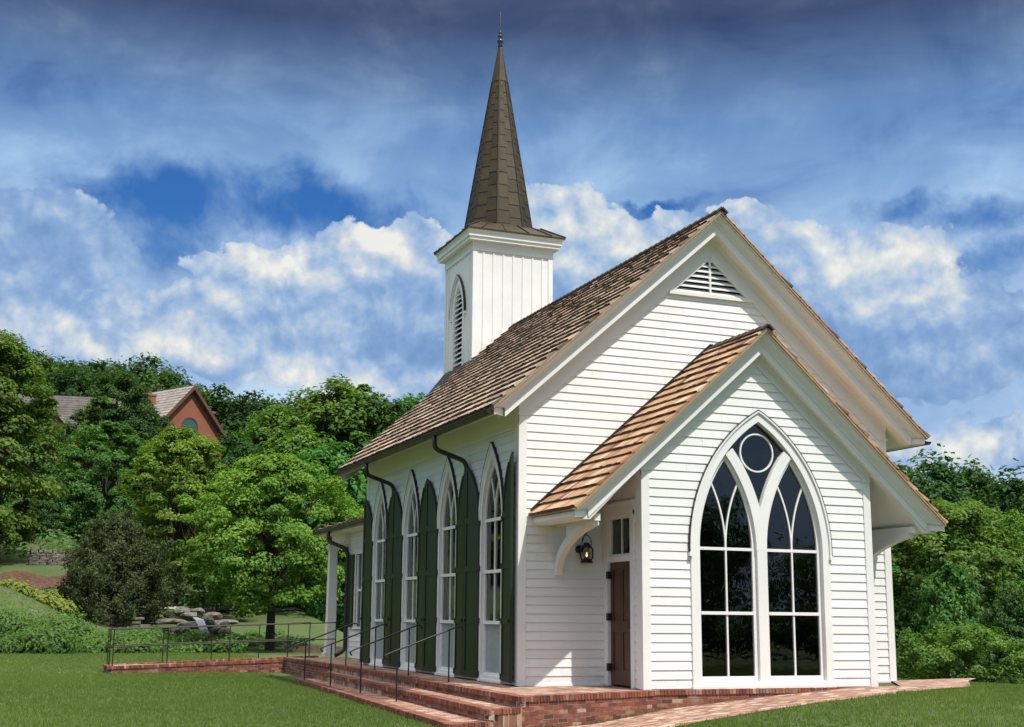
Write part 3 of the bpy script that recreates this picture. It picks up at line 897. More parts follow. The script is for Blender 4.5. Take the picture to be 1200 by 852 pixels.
# louvred belfry openings on the two sides
for fr in (faces[1], faces[3]):
    mb = MB(); w = .40
    mb.ring(fr, lancet(0, w + .13, 8.2, 10.35, .82), lancet(0, w, 8.2, 10.35, .82), -.12, .03)
    op = mb.build('belfry_opening', M['white'], tower)
    mb = MB(); z = 8.3; Rr = w + .82
    while z < 11.3:
        q = lancet_gap(0, w, 8, 10.35, .82)(z + .05)
        if q:
            mb.hexa([fr.P(q[0], z, .0), fr.P(q[1], z, .0), fr.P(q[1], z + .10, -.10), fr.P(q[0], z + .10, -.10), fr.P(q[0], z + .025, .0), fr.P(q[1], z + .025, .0), fr.P(q[1], z + .125, -.10), fr.P(q[0], z + .125, -.10)])
        z += .155
    mb.build('louver', M['white'], op)
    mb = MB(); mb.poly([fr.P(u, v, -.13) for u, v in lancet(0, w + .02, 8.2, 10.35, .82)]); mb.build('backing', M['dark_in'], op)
    mb = MB(); mb.ring(fr, lancet(0, .652, 10.28, 10.35, .82), lancet(0, .60, 10.28, 10.35, .82), .0, .075)
    for sx in (-1, 1): mb.fbox(fr, sx * .63 - .06, sx * .63 + .06, 10.22, 10.29, 0, .08)
    mb.build('hood_mould', M['white'], op)
    mb = MB(); mb.ring(fr, lancet(0, .664, 10.28, 10.35, .82), lancet(0, .651, 10.28, 10.35, .82), .0, .085); mb.build('flashing', M['bronze'], op)
# tower roof apron with standing seams
mb = MB(); zc, z1 = 12.625, 13.02; h0, h1 = 1.585, 1.0
sqring(mb, [(1.55, 12.60), (h0, 12.60), (h0, 12.64), (h1, z1)])
for k in range(4):
    ca, sa = math.cos(k * PI / 2), math.sin(k * PI / 2)
    rot = lambda x, y, z: Vector((TX + x * ca - y * sa, TY + x * sa + y * ca, z))
    for u in (-.9, -.3, .3, .9): mb.bar(rot(u * 1.25, -h0, 12.655), rot(u * .8, -h1, z1 + .015), .03, .03)
    mb.bar(rot(-h0, -h0, 12.655), rot(-h1, -h1, z1 + .015), .05, .035)
mb.build('apron_roof', M['copper'], tower)
# skirt roof of the tower's lower stage
mb = MB(); sqring(mb, [(1.55, 7.86), (1.76, 7.90), (1.76, 7.96), (1.26, 8.72)]); mb.build('skirt_roof', M['shake_dark'], tower)
mb = MB(); sqring(mb, [(1.55, 3.8), (1.55, 7.60), (1.66, 7.62), (1.66, 7.89)]); mb.build('tower_base', M['soffit'], tower)

# spire: octagon clad in lapped copper panels
mb = MB(); rng = random.Random(3); zb_, zt_ = 12.86, 19.30; Rb = 1.10
def oct_pt(k, z, off=0):
    t = (z - zb_) / (zt_ - zb_); r_ = Rb * (1 - t) + .045 * t + off
    a = R(22.5) + k * PI / 4; return Vector((TX + r_ * math.cos(a), TY + r_ * math.sin(a), z))
NR = 12
for k in range(8):
    ncol = 2
    for c in range(ncol):
        sh = .5 if (c + k) % 2 else 0
        for r_ in range(-1, NR):
            za = zb_ + (zt_ - 1.25 - zb_) * max(0, (r_ + sh)) / NR; zb2 = zb_ + (zt_ - 1.25 - zb_) * min(NR, r_ + 1 + sh) / NR
            if zb2 - za < .02: continue
            f0, f1 = c / ncol, (c + 1) / ncol
            q = []
            for z, o in ((za, .015), (zb2 + .02, .001)):
                A_, B_ = oct_pt(k, z, o), oct_pt(k + 1, z, o)
                q.append((A_.lerp(B_, f0), A_.lerp(B_, f1)))
            t = rng.random()
            mb.poly([q[0][0], q[0][1], q[1][1], q[1][0]], t)
            A_, B_ = oct_pt(k, za, .0), oct_pt(k + 1, za, .0)
            mb.poly([A_.lerp(B_, f0), A_.lerp(B_, f1), q[0][1], q[0][0]], t)
    A_ = oct_pt(k, zb_, .012); mb.bar(A_, oct_pt(k, zt_ - 1.25, .008), .045, .03, (A_ - Vector((TX, TY, zb_))), .4)
spire = mb.build('spire', M['copper'], chapel)
mb = MB()
for k in range(8):
    mb.poly([oct_pt(k, zt_ - 1.27, .02), oct_pt(k + 1, zt_ - 1.27, .02), oct_pt(k + 1, zt_, .012), oct_pt(k, zt_, .012)])
mb.build('spire_cap', M['copper'], spire)
mb = MB(); mb.lathe((TX, TY, zt_ - .05), [(.055, 0), (.09, .05), (.05, .1), (.1, .19), (.1, .23), (.045, .3), (.075, .36), (.075, .40), (.035, .46), (.06, .50), (.02, .56), (.014, .6), (.010, 1.22), (.0, 1.24)], 12)
mb.build('finial', M['iron'], spire, True)

# ---- rear narthex and porch
NX, NY0, NY1, PY1 = 1.0, 11.10, 16.72, 18.9
FN = Fr((NX, 0, 0), (0, 1, 0), (-1, 0, 0)); FN2 = Fr((W - NX, 0, 0), (0, 1, 0), (1, 0, 0)); FNK = Fr((0, NY1, 0), (1, 0, 0), (0, 1, 0))
NW = (14.95, 15.85)
mb = MB(); siding(mb, FN, .02, 3.75, lambda z: NY0, lambda z: NY1, [rect_gap(NW[0], NW[1], .95, 3.2)]); siding(mb, FN2, .02, 3.75, lambda z: NY0, lambda z: NY1); siding(mb, FNK, .02, 3.75, lambda z: NX, lambda z: W - NX)
mb.build('wall', M['siding'], chapel)
corner('corner_board', [(FN, NY1 - .12, NY1 + .03, 0, 3.7, -.02, .034), (FN, NY0, NY1 + .03, 3.62, 4.0, -.02, .036)])
mb = MB(); a, b = NW
mb.ring(FN, [(a - .10, .93), (a - .10, 3.27), (b + .10, 3.27), (b + .10, .93)], [(a, .93), (a, 3.17), (b, 3.17), (b, .93)], -.1, .04)
mb.fbox(FN, a - .14, b + .14, .88, .95, -.1, .07); mb.fbox(FN, a - .12, b + .12, 3.27, 3.31, -.02, .06)
nwin = mb.build('window', M['white'], chapel)
mb = MB(); mb.fbox(FN, a, b, 2.03, 2.1, -.09, -.03); mb.fbox(FN, (a + b) / 2 - .015, (a + b) / 2 + .015, .95, 3.2, -.08, -.04); mb.fbox(FN, a, a + .06, .95, 3.17, -.09, -.035); mb.fbox(FN, b - .06, b, .95, 3.17, -.09, -.035)
mb.build('muntin', M['white'], nwin)
pane(FN, [(a, .95), (b, .95), (b, 3.17), (a, 3.17)], -.06, nwin)
mb = MB(); mb.poly([FN.P(a - .1, .9, -.2), FN.P(b + .1, .9, -.2), FN.P(b + .1, 3.3, -.2), FN.P(a - .1, 3.3, -.2)]); mb.build('backing', M['dark_in'], nwin)
mb = MB(); mb.fbox(FN, b + .11, b + .56, .93, 3.17, .03, .075)
for z in (.99, 2.05, 3.11): mb.fbox(FN, b + .17, b + .50, z - .05, z + .05, .074, .09)
for q in (b + .11, b + .50): mb.fbox(FN, q, q + .06, .93, 3.17, .074, .091)
mb.build('shutter', M['green'], chapel)
# hip roof
ex, ez, sl = .40, 4.02, .30
mb = MB(); hz = ez + (MX - ex) * sl
rid0, rid1 = (MX, NY0 - .1, hz), (MX, PY1 - (MX - ex), hz)
mb.poly([(ex, NY0 - .02, ez), (ex, PY1, ez), rid1, rid0]); mb.poly([(W - ex, NY0 - .02, ez), (W - ex, PY1, ez), rid1, rid0]); mb.poly([(ex, PY1, ez), (W - ex, PY1, ez), rid1])
ln = PY1 - NY0; sdir = Vector((1, 0, sl)); sdir.normalize(); nn = Vector((-sl, 0, 1)); nn.normalize(); slen = (MX - ex) * math.sqrt(1 + sl * sl)
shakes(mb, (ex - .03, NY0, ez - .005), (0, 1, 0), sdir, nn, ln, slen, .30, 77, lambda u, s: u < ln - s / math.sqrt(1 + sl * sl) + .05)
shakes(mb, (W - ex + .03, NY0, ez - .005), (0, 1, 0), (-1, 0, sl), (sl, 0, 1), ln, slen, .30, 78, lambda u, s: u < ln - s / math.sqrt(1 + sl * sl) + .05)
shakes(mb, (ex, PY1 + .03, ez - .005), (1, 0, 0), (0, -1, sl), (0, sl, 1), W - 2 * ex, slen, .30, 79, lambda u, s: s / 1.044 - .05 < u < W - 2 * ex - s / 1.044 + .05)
nroof = mb.build('roof', M['shake'], chapel)
mb = MB(); mb.bar((ex, PY1, ez + .06), (MX, PY1 - (MX - ex), hz + .06), .22, .05); mb.bar((W - ex, PY1, ez + .06), (MX, PY1 - (MX - ex), hz + .06), .22, .05)
mb.build('ridge_cap', M['shake_dark'], nroof)
mb = MB(); mb.box(ex + .03, W - ex - .03, NY0, PY1 - .03, 3.86, 3.985); mb.box(NX - .2, W - NX + .2, PY1 - .50, PY1 - .22, 3.56, 3.87); mb.box(NX - .2, NX + .1, NY1 - .1, PY1 - .3, 3.57, 3.87)
mb.build('soffit', M['soffit'], chapel)
gutter(ex - .07, 3.98, NY0 + .05, PY1)
for x in (.88, W - .88):
    mb = MB(); y = 18.5
    mb.box(x - .21, x + .21, y - .21, y + .21, .0, .10); mb.box(x - .17, x + .17, y - .17, y + .17, .10, .26)
    mb.hexa([(x - .15, y - .15, .26), (x + .15, y - .15, .26), (x + .15, y + .15, .26), (x - .15, y + .15, .26), (x - .125, y - .125, 3.40), (x + .125, y - .125, 3.40), (x + .125, y + .125, 3.40), (x - .125, y + .125, 3.40)])
    mb.box(x - .16, x + .16, y - .16, y + .16, 3.40, 3.46); mb.box(x - .19, x + .19, y - .19, y + .19, 3.46, 3.57)
    mb.build('porch_post', M['white'], chapel)
mb = MB(); mb.tube(bend([(ex - .07, 16.95, 3.95), (ex - .07, 16.95, 3.62), (NX - .10, 16.62, 3.35), (NX - .10, 16.62, .22), (NX - .42, 16.55, .06)], 6, .2), .062, 10); mb.build('downspout', M['bronze'], chapel, True)

# ---- lantern by the door
LX, LZ = 1.34, 2.33
lan = empty('wall_lantern', (LX, -.03, LZ)); lan.scale = (1.12, 1.12, 1.12); tag(lan, 'black iron barn lantern hung on the white wall beside the door', 'lantern')
mb = MB(); mb.lathe((0, 0, 0), [(0, 0), (.105, 0), (.11, .02), (.085, .06), (.05, .075), (.05, .09)], 14)
for sx in (-1, 1): mb.tube([(sx * .085, 0, .05), (sx * .115, 0, .10), (sx * .115, 0, .24), (sx * .075, 0, .29)], .016, 6)
mb.lathe((0, 0, 0), [(.05, .25), (.075, .265), (.07, .30), (.045, .33), (.05, .345), (.0, .36)], 14)
o = mb.build('lamp_body', M['iron'], lan); o.location = (0, -.16, 0)
m_, nt_, p_ = mat('lantern_glass'); p_.inputs['Transmission Weight'].default_value = 1; p_.inputs['Roughness'].default_value = .02; p_.inputs['IOR'].default_value = 1.1
mb = MB(); mb.lathe((0, 0, 0), [(.045, .085), (.068, .13), (.075, .17), (.06, .22), (.045, .255)], 14); o = mb.build('globe', m_, lan, True); o.location = (0, -.16, 0)
m_, nt_, p_ = mat('candle_flame'); p_.inputs['Base Color'].default_value = (1, .5, .15, 1); p_.inputs['Emission Color'].default_value = (1, .62, .22, 1); p_.inputs['Emission Strength'].default_value = 3
mb = MB(); mb.lathe((0, 0, 0), [(.0, .105), (.014, .125), (.012, .15), (.0, .19)], 8); o = mb.build('flame', m_, lan, True); o.location = (0, -.16, 0)
mb = MB(); mb.tube(bend([(-.085, -.16, .30), (-.09, -.16, .42), (0, -.16, .50), (.09, -.16, .42), (.085, -.16, .30)]), .007, 6); mb.build('bail', M['iron'], lan)
mb = MB(); mb.lathe((0, 0, 0), [(0, -.012), (.075, -.012), (.075, .012), (0, .012)], 14); o = mb.build('backplate', M['iron'], lan); o.rotation_euler = (PI / 2, 0, 0); o.location = (-.07, -.012, .24)
mb = MB(); mb.tube(bend([(-.07, -.012, .24), (-.07, -.08, .27), (-.03, -.16, .30)]), .022, 8); mb.tube(bend([(0, -.0, .40), (0, -.1, .52), (0, -.165, .56), (0, -.165, .49)]), .009, 6)
mb.build('wall_bracket', M['iron'], lan)

# ------------------------------------------------------------------ brickwork
def brick_face(mb, mm, p0, p1, z0, z1, seed, zt0=None, zt1=None, rowlock=True, course=.072):
    """Bricks laid along p0->p1 between heights; outward is to the right of p0->p1. zt0/zt1: top heights at both ends."""
    rng = random.Random(seed)
    p0 = Vector((p0[0], p0[1], 0)); p1 = Vector((p1[0], p1[1], 0)); ln = (p1 - p0).length; U = (p1 - p0).normalized(); Wv = Vector((U.y, -U.x, 0))
    fr = Fr(p0, U, Wv)
    zt0 = z1 if zt0 is None else zt0; zt1 = z1 if zt1 is None else zt1
    top = lambda u: zt0 + (zt1 - zt0) * u / ln
    mm.hexa([fr.P(0, z0, -.1), fr.P(ln, z0, -.1), fr.P(ln, z0, -.006), fr.P(0, z0, -.006), fr.P(0, zt0 - .02, -.1), fr.P(ln, zt1 - .02, -.1), fr.P(ln, zt1 - .02, -.006), fr.P(0, zt0 - .02, -.006)])
    rl = .085 if rowlock else 0
    z = max(zt0, zt1) - rl - course; r = 0
    tl = lambda: min(1, max(0, rng.gauss(.5, .21)))
    while z > z0 - course:
        u = -(.11 if r % 2 else 0)
        while u < ln:
            a = max(0, u); b = min(ln, u + .205); u += .215
            if b - a < .03: continue
            zz = min(z + course - .011, top((a + b) / 2) - rl - .008)
            if zz - z < .015: continue
            j = rng.uniform(-.003, .003)
            mb.fbox(fr, a, b, z, zz, -.09, .0 + j, tl())
        z -= course; r += 1
    if rowlock:
        u = 0
        while u < ln:
            b = min(ln, u + .062)
            if b - u > .02:
                t_ = top((u + b) / 2); j = rng.uniform(-.003, .004)
                mb.fbox(fr, u, b, t_ - rl, t_ + rng.uniform(0, .004), -.20, .022 + j, tl())
            u += .072

def poly_slab(name, pts, z0, z1, mat_, parent=None):
    mb = MB(); n = len(pts)
    mb.poly([(x, y, z1) for x, y in pts]); mb.poly([(x, y, z0) for x, y in pts][::-1])
    for i in range(n):
        a, b = pts[i], pts[(i + 1) % n]
        mb.poly([(a[0], a[1], z0), (b[0], b[1], z0), (b[0], b[1], z1), (a[0], a[1], z1)])
    return mb.build(name, mat_, parent)

ter = empty('brick_terrace', (-1.6, 4, -.4)); tag(ter, 'red brick landing and long steps along the chapel side and front', 'brick steps')
ter_off = Vector((1.6, -4, .4))
def par(o, root):
    o.location = Vector((0, 0, 0)) - root.location
    return o
# landing outline (top at z = 0), then two lower treads, all ending on the slanted front face
LP = [(-.88, 11.0), (-1.22, -3.10), (1.62, -2.12), (1.95, -1.86), (7.3, -1.84), (7.3, -.02), (.0, -.02), (.0, 11.0)]
S1 = [(-1.30, 11.05), (-1.86, -3.36), (-1.2, -3.12), (-.9, 11.05)]
S2 = [(-1.85, 11.15), (-2.62, -3.72), (-1.8, -3.36), (-1.25, 11.15)]
par(poly_slab('landing', LP, -.75, -.012, M['paver'], ter), ter)
par(poly_slab('tread', S1, -.75, -.182, M['paver'], ter), ter)
par(poly_slab('tread', S2, -.75, -.372, M['paver'], ter), ter)
bm_, mm = MB(), MB()
brick_face(bm_, mm, (-.865, 11.0), (-1.235, -3.10), -.17, 0, 1)
brick_face(bm_, mm, (-1.235, -3.115), (1.62, -2.135), -.75, 0, 2)
brick_face(bm_, mm, (1.62, -2.135), (1.95, -1.875), -.75, 0, 3)
brick_face(bm_, mm, (1.95, -1.875), (7.3, -1.855), -.6, 0, 4)
par(bm_.build('brick_riser', M['brick'], ter), ter); par(mm.build('mortar_bed', M['mortar'], ter), ter)
for k, (pa, pb, pc, zt) in enumerate((((-1.285, 11.05), (-1.875, -3.36), (-1.235, -3.125), -.17), ((-1.835, 11.15), (-2.635, -3.72), (-1.87, -3.375), -.36))):
    bm_, mm = MB(), MB()
    brick_face(bm_, mm, pa, pb, zt - .20, zt, 10 + k); brick_face(bm_, mm, pb, pc, zt - .36, zt, 20 + k)
    par(bm_.build('brick_riser', M['brick'], ter), ter); par(mm.build('mortar_bed', M['mortar'], ter), ter)

# ramp running off behind the chapel
rmp = empty('brick_ramp', (-3, 18, -.5)); tag(rmp, 'long low brick ramp with sloping paved top on the lawn', 'ramp')
rx0, rx1, ry0, ry1, rz0, rz1 = -6.12, .55, 17.05, 18.85, -.255, -.01
mb = MB()
mb.hexa([(rx0, ry0, -.8), (rx1 + 8, ry0, -.8), (rx1 + 8, ry1, -.8), (rx0, ry1, -.8), (rx0, ry0, rz0 - .012), (rx1 + 8, ry0, rz1 - .012), (rx1 + 8, ry1, rz1 - .012), (rx0, ry1, rz0 - .012)])
par(mb.build('ramp_paving', M['paver'], rmp), rmp)
bm_, mm = MB(), MB()
brick_face(bm_, mm, (rx0, ry0 - .012), (rx1, ry0 - .012), -.75, 0, 41, rz0, rz1)
brick_face(bm_, mm, (rx0 - .012, ry1), (rx0 - .012, ry0 - .012), -.75, 0, 42, rz0, rz0)
brick_face(bm_, mm, (rx1, ry1 + .012), (rx0, ry1 + .012), -.75, 0, 43, rz1, rz0)
par(bm_.build('brick_side', M['brick'], rmp), rmp); par(mm.build('mortar_bed', M['mortar'], rmp), rmp)
mb = MB(); mb.box(-.88, 1.05, 11.15, 17.0, -.75, -.013)
par(mb.build('porch_paving', M['paver'], rmp), rmp)
bm_, mm = MB(), MB(); brick_face(bm_, mm, (-.89, 17.04), (-.89, 11.2), -.6, 0, 45)
par(bm_.build('brick_side', M['brick'], rmp), rmp); par(mm.build('mortar_bed', M['mortar'], rmp), rmp)

# curving brick path in front, climbing to the right
up = [(-12.5, -13.0, -.50), (-7.2, -8.3, -.50), (-4.4, -5.5, -.50), (-2.2, -3.95, -.50), (-.6, -3.1, -.515), (.3, -2.72, -.495), (1.55, -2.25, -.38), (2.0, -1.95, -.34), (4.13, -1.88, -.155), (4.8, -1.88, -.105), (6.25, -1.87, .004), (7.4, -1.80, .018), (8.6, -.02, .018), (9.0, .05, .018), (10.2, .45, .016), (11.6, .95, -.0)]
lo = [(-13.4, -14.4, -.50), (-7.9, -9.8, -.50), (-5.0, -7.0, -.50), (-2.9, -5.6, -.50), (-.9, -4.9, -.49), (.9, -4.25, -.45), (2.3, -3.85, -.36), (3.2, -3.68, -.28), (4.3, -3.55, -.17), (5.4, -3.45, -.08), (6.7, -3.15, .0), (7.6, -2.75, .012), (8.7, -2.3, .012), (9.4, -1.5, .010), (10.45, -.25, .008), (11.65, .85, -.0)]
Vp = []; Fp = []; nU = 9
for a, b in zip(up, lo):
    for i in range(nU):
        t = i / (nU - 1); x = a[0] + (b[0] - a[0]) * t; y = a[1] + (b[1] - a[1]) * t; Vp.append((x, y, max(a[2] + (b[2] - a[2]) * t, gh(x, y) + .012)))
for i in range(len(up) - 1):
    for j in range(nU - 1):
        q = i * nU + j; Fp.append((q, q + 1, q + nU + 1, q + nU))
po = np_mesh('path', np.array(Vp), np.array(Fp), None, M['paver']); tag(po, 'curving brick path in front of the chapel', kind='structure')

# ------------------------------------------------------------------ railings
HY = [1.78, 4.55, 7.35, 10.2]
hlab = ['iron step handrail nearest the front corner, between first and second shutters', 'second iron step handrail from the front corner of the chapel',
        'third iron step handrail from the front corner of the chapel', 'farthest iron step handrail, beside the porch downspout']
def make_rail():
    r_ = empty('handrail', (0, 0, 0))
    mb = MB(); mb.tube([(-1.86, 0, -.37), (-1.86, 0, .62)], .016, 8); mb.build('post', M['iron'], r_)
    mb = MB(); mb.tube([(-.78, 0, -.02), (-.78, 0, 1.02)], .016, 8); mb.build('post', M['iron'], r_)
    mb = MB(); mb.tube(bend([(-2.07, 0, .43), (-2.13, 0, .50), (-2.02, 0, .555), (-.62, 0, 1.075), (-.52, 0, 1.09), (-.49, 0, 1.02)], 5, .05), .017, 8); mb.build('rail', M['iron'], r_, True)
    return r_
proto = make_rail()
for i, y in enumerate(HY):
    o = proto if i == 0 else copy_tree(proto)
    o.location = (.02 * i, y, 0); tag(o, hlab[i], 'handrail', 'iron handrails on the brick steps')
def ramp_rail(y, xs, label):
    r_ = empty('ramp_railing', (xs[0], y, -.2)); zr = lambda x: rz0 + (rz1 - rz0) * (x - rx0) / (rx1 - rx0)
    tag(r_, label, 'railing', 'iron railings along the ramp')
    for x in xs:
        mb = MB(); mb.tube([(x, y, zr(x) - .03), (x, y, zr(x) + 1.06)], .016, 6); par(mb.build('post', M['iron'], r_), r_)
    for dz in (1.07, .56):
        mb = MB(); mb.tube([(xs[0] - .02, y, zr(xs[0]) + dz), (xs[-1] + .02, y, zr(xs[-1]) + dz)], .016, 6); par(mb.build('rail', M['iron'], r_), r_)
    return r_
ramp_rail(17.13, [-6.02, -4.45, -2.6, -.8, .72], 'black iron ramp railing along the near brick edge')
ramp_rail(18.72, [-6.05, -4.4, -2.9, -1.4, .25], 'black iron ramp railing along the far edge, toward the trees')
r_ = empty('ramp_end_post', (-6.06, 17.9, -.3)); tag(r_, 'lone slim iron post at the closed left end of the ramp', 'post')
mb = MB(); mb.tube([(0, 0, 0), (0, 0, 1.1)], .02, 6); mb.build('post', M['iron'], r_)
mb = MB(); mb.tube([(0, -.75, 1.11), (0, .80, 1.11)], .018, 6); mb.tube([(0, -.75, .60), (0, .80, .60)], .018, 6); mb.build('rail', M['iron'], r_)

# ------------------------------------------------------------------ leaves and trees
def leaves(rng, C, Nv, size, aspect=.62, tint=None, fold=.0):
    n = len(C)
    Nv = Nv / np.linalg.norm(Nv, axis=1, keepdims=True)
    r_ = rng.normal(size=(n, 3)); T = r_ - Nv * np.sum(r_ * Nv, 1, keepdims=True); T /= np.linalg.norm(T, axis=1, keepdims=True)
    B = np.cross(Nv, T)
    s = (size * rng.uniform(.65, 1.35, n))[:, None] if np.isscalar(size) else (size * rng.uniform(.7, 1.3, n))[:, None]
    dz = Nv * s * .18
    V = np.stack([C - T * s * .5, C + B * s * .5 * aspect + dz * .3, C + T * s * .5 - dz, C - B * s * .5 * aspect + dz * .3], 1).reshape(-1, 3)
    F = np.arange(n * 4).reshape(n, 4)
    return V, F
def limb_mesh(mb, rng, p, q, r0, r1, sag=.12, n=5):
    p = Vector(p); q = Vector(q); pts = []; rs = []
    off = Vector(rng.normal(size=3)) * (q - p).length * sag * .5
    for i in range(n + 1):
        t = i / n; pts.append(p.lerp(q, t) + off * math.sin(PI * t) + Vector((0, 0, (q - p).length * sag * (t * t - t) * -0.6))); rs.append(r0 + (r1 - r0) * t)
    mb.tube(pts, rs, 6, rng.random(), False)
def make_tree(name, seed, H, rad, zc0, leaf, nleaf, nclump, mat_, style='broad', trunk=.2, clump=.75, flat=.55, lean=(0, 0)):
    """Broadleaf tree: tapered trunk and limbs, leaf clumps through an uneven crown volume. zc0: crown underside."""
    rng = np.random.default_rng(seed)
    root = empty(name, (0, 0, 0))
    zc = (zc0 + H) / 2; hz = (H - zc0) / 2
    # uneven envelope: a few lobes
    nl = 9; LD = rng.normal(size=(nl, 3)); LD /= np.linalg.norm(LD, axis=1, keepdims=True); LA = rng.uniform(-.22, .26, nl)
    def env(d):
        s = 1 + np.sum(LA[None, :] * np.exp(-4.5 * (1 - d @ LD.T)), 1)
        if style == 'oval': s = s * (1 - .22 * np.maximum(0, d[:, 2]) ** 2)
        if style == 'cone': s = s * (1 - .34 * np.maximum(-.3, d[:, 2]))
        return s
    d = rng.normal(size=(nclump, 3)); d /= np.linalg.norm(d, axis=1, keepdims=True)
    d[:, 2] = rng.uniform(-.92, 1, nclump); hp = np.sqrt(1 - np.abs(d[:, 2]) ** np.where(d[:, 2] < 0, 4.0, 2.1)); hl = np.hypot(d[:, 0], d[:, 1]); d[:, 0] *= hp / hl; d[:, 1] *= hp / hl
    rr = np.clip(rng.uniform(.12, 1, nclump) ** .42, 0, 1)
    e = env(d) * rr
    stray = rng.random(nclump) < .13; e = np.where(stray, e * rng.uniform(1.02, 1.12, nclump), e)
    CC = np.stack([d[:, 0] * rad * e + lean[0], d[:, 1] * rad * e + lean[1], zc + d[:, 2] * hz * (.72 + .28 * e)], 1)
    CC[:, 2] = zc0 + (CC[:, 2] - zc0) * (H - clump * .3 - zc0) / (np.sort(CC[:, 2])[-2] - zc0)
    hr = np.hypot(CC[:, 0] - lean[0], CC[:, 1] - lean[1]); f_ = (rad - clump * .3) / np.quantile(hr, .96)
    CC[:, 0] = lean[0] + (CC[:, 0] - lean[0]) * f_; CC[:, 1] = lean[1] + (CC[:, 1] - lean[1]) * f_
    CC[:, 2] = np.maximum(CC[:, 2], zc0 * .75)
    per = rng.multinomial(nleaf, np.full(nclump, 1 / nclump))
    idx = np.repeat(np.arange(nclump), per)
    cs = clump * rng.uniform(.55, 1.35, nclump) * np.where(stray, .6, 1)
    g = rng.normal(size=(nleaf, 3)) * .5
    k = np.linalg.norm(g, axis=1, keepdims=True); g = g / np.maximum(k, 1e-6) * np.minimum(k, .95)
    # leaves droop off the rim of each clump
    LC = CC[idx] + g * cs[idx][:, None] * np.array([1, 1, flat]) - np.array([0, 0, 1]) * (cs[idx] * (g[:, 0] ** 2 + g[:, 1] ** 2) * .28)[:, None]
    out = (LC - np.array([lean[0], lean[1], zc])); out /= np.maximum(np.linalg.norm(out, axis=1, keepdims=True), 1e-6)
    Nv = out * .45 + np.array([0, 0, .75]) + g * .55 + rng.normal(size=(nleaf, 3)) * .38
    V, F = leaves(rng, LC, Nv, leaf)
    ct = rng.uniform(.15, .75, nclump); tint = np.clip(ct[idx] + rng.normal(size=nleaf) * .16, 0, 1)
    np_mesh('crown', V, F, tint, mat_, root)
    mb = MB()
    top = Vector((lean[0] * .8, lean[1] * .8, zc + hz * .45))
    tp = [Vector((0, 0, -.4)), Vector((0, 0, .05)), Vector((lean[0] * .1, lean[1] * .1, zc0 * .6)), Vector((lean[0] * .4 + rng.normal() * .1, lean[1] * .4 + rng.normal() * .1, zc - hz * .3)), top]
    mb.tube(tp, [trunk * 1.45, trunk * 1.1, trunk * .9, trunk * .62, trunk * .18], 9, .5, False)
    order = rng.permutation(nclump)[:min(nclump, 46)]
    for j, ci in enumerate(order):
        t = rng.uniform(.25, .85); a = tp[2].lerp(tp[3], min(1, t * 1.4)) if t < .6 else tp[3].lerp(tp[4], (t - .6) / .4)
        limb_mesh(mb, rng, a, CC[ci], trunk * rng.uniform(.22, .42), trunk * .05, .14)
    mb.build('trunk', M['bark'], root, True)
    return root
def make_cedar(name, seed, H, rad, leaf, nleaf, mat_):
    rng = np.random.default_rng(seed); root = empty(name, (0, 0, 0))
    nb = 420; z = rng.uniform(.02, .97, nb); a = rng.uniform(0, 2 * PI, nb)
    prof = np.interp(z, [0, .12, .3, .55, .78, .92, 1], [.80, 1.0, 1.0, .82, .52, .28, .06]) * (1 + .20 * np.sin(3 * a + 5 * z) + .14 * np.sin(6 * a - 11 * z))
    r_ = rad * prof * rng.uniform(.45, 1.03, nb) ** .6
    P = np.stack([np.cos(a) * r_, np.sin(a) * r_, z * H], 1)
    per = rng.multinomial(nleaf, np.full(nb, 1 / nb)); idx = np.repeat(np.arange(nb), per)
    dirv = np.stack([np.cos(a) * .6, np.sin(a) * .6, np.full(nb, .95)], 1) + rng.normal(size=(nb, 3)) * .25
    t = rng.uniform(-.4, .75, nleaf); L_ = rng.uniform(.35, .85, nb)
    g = rng.normal(size=(nleaf, 3)) * (.17 * (1 - .5 * np.maximum(0, t)))[:, None]
    LC = P[idx] + dirv[idx] * (t * L_[idx])[:, None] + g
    Nv = rng.normal(size=(nleaf, 3)) * .7 + np.stack([np.cos(a), np.sin(a), np.full(nb, .5)], 1)[idx]
    V, F = leaves(rng, LC, Nv, leaf, .35)
    np_mesh('crown', V, F, np.clip(rng.uniform(.1, .8, nb)[idx] + rng.normal(size=nleaf) * .18, 0, 1), mat_, root)
    mb = MB(); mb.tube([(0, 0, -.3), (0, 0, H * .4), (0, 0, H * .9)], [.2, .14, .03], 8, .5, False)
    for j in range(40): limb_mesh(mb, rng, (0, 0, P[j, 2] * .8), P[j], .04, .012)
    mb.build('trunk', M['bark'], root, True)
    return root
def place(o, x, y, label, cat='tree', group=None, rz=0, s=1.0, sink=.1, sz=None):
    o.location = (x, y, gh(x, y) - sink); o.rotation_euler = (0, 0, rz); o.scale = (s, s, sz or s)
    tag(o, label, cat, group); return o

_F = np.array((0.35789522, 0.91594022, 0.18156137)); _R = np.array((0.9307883, -0.36545149, 0.00885118)); _U = np.array((-0.07445902, -0.16582741, 0.98333978))
def sight(px, py):          # direction of a point of the photograph from where it was taken, per metre of ground
    v = _F + _R * (px - 588.99) / 1476.17 - _U * (py - 451.13) / 1476.17
    return v / np.hypot(v[0], v[1])
def world_at(px, dist, py=560):
    v = sight(px, py); return float(-9.2346 + v[0] * dist), float(-22.6815 + v[1] * dist)
def top_at(py, px, dist):
    return float(1.27 + sight(px, py)[2] * dist)
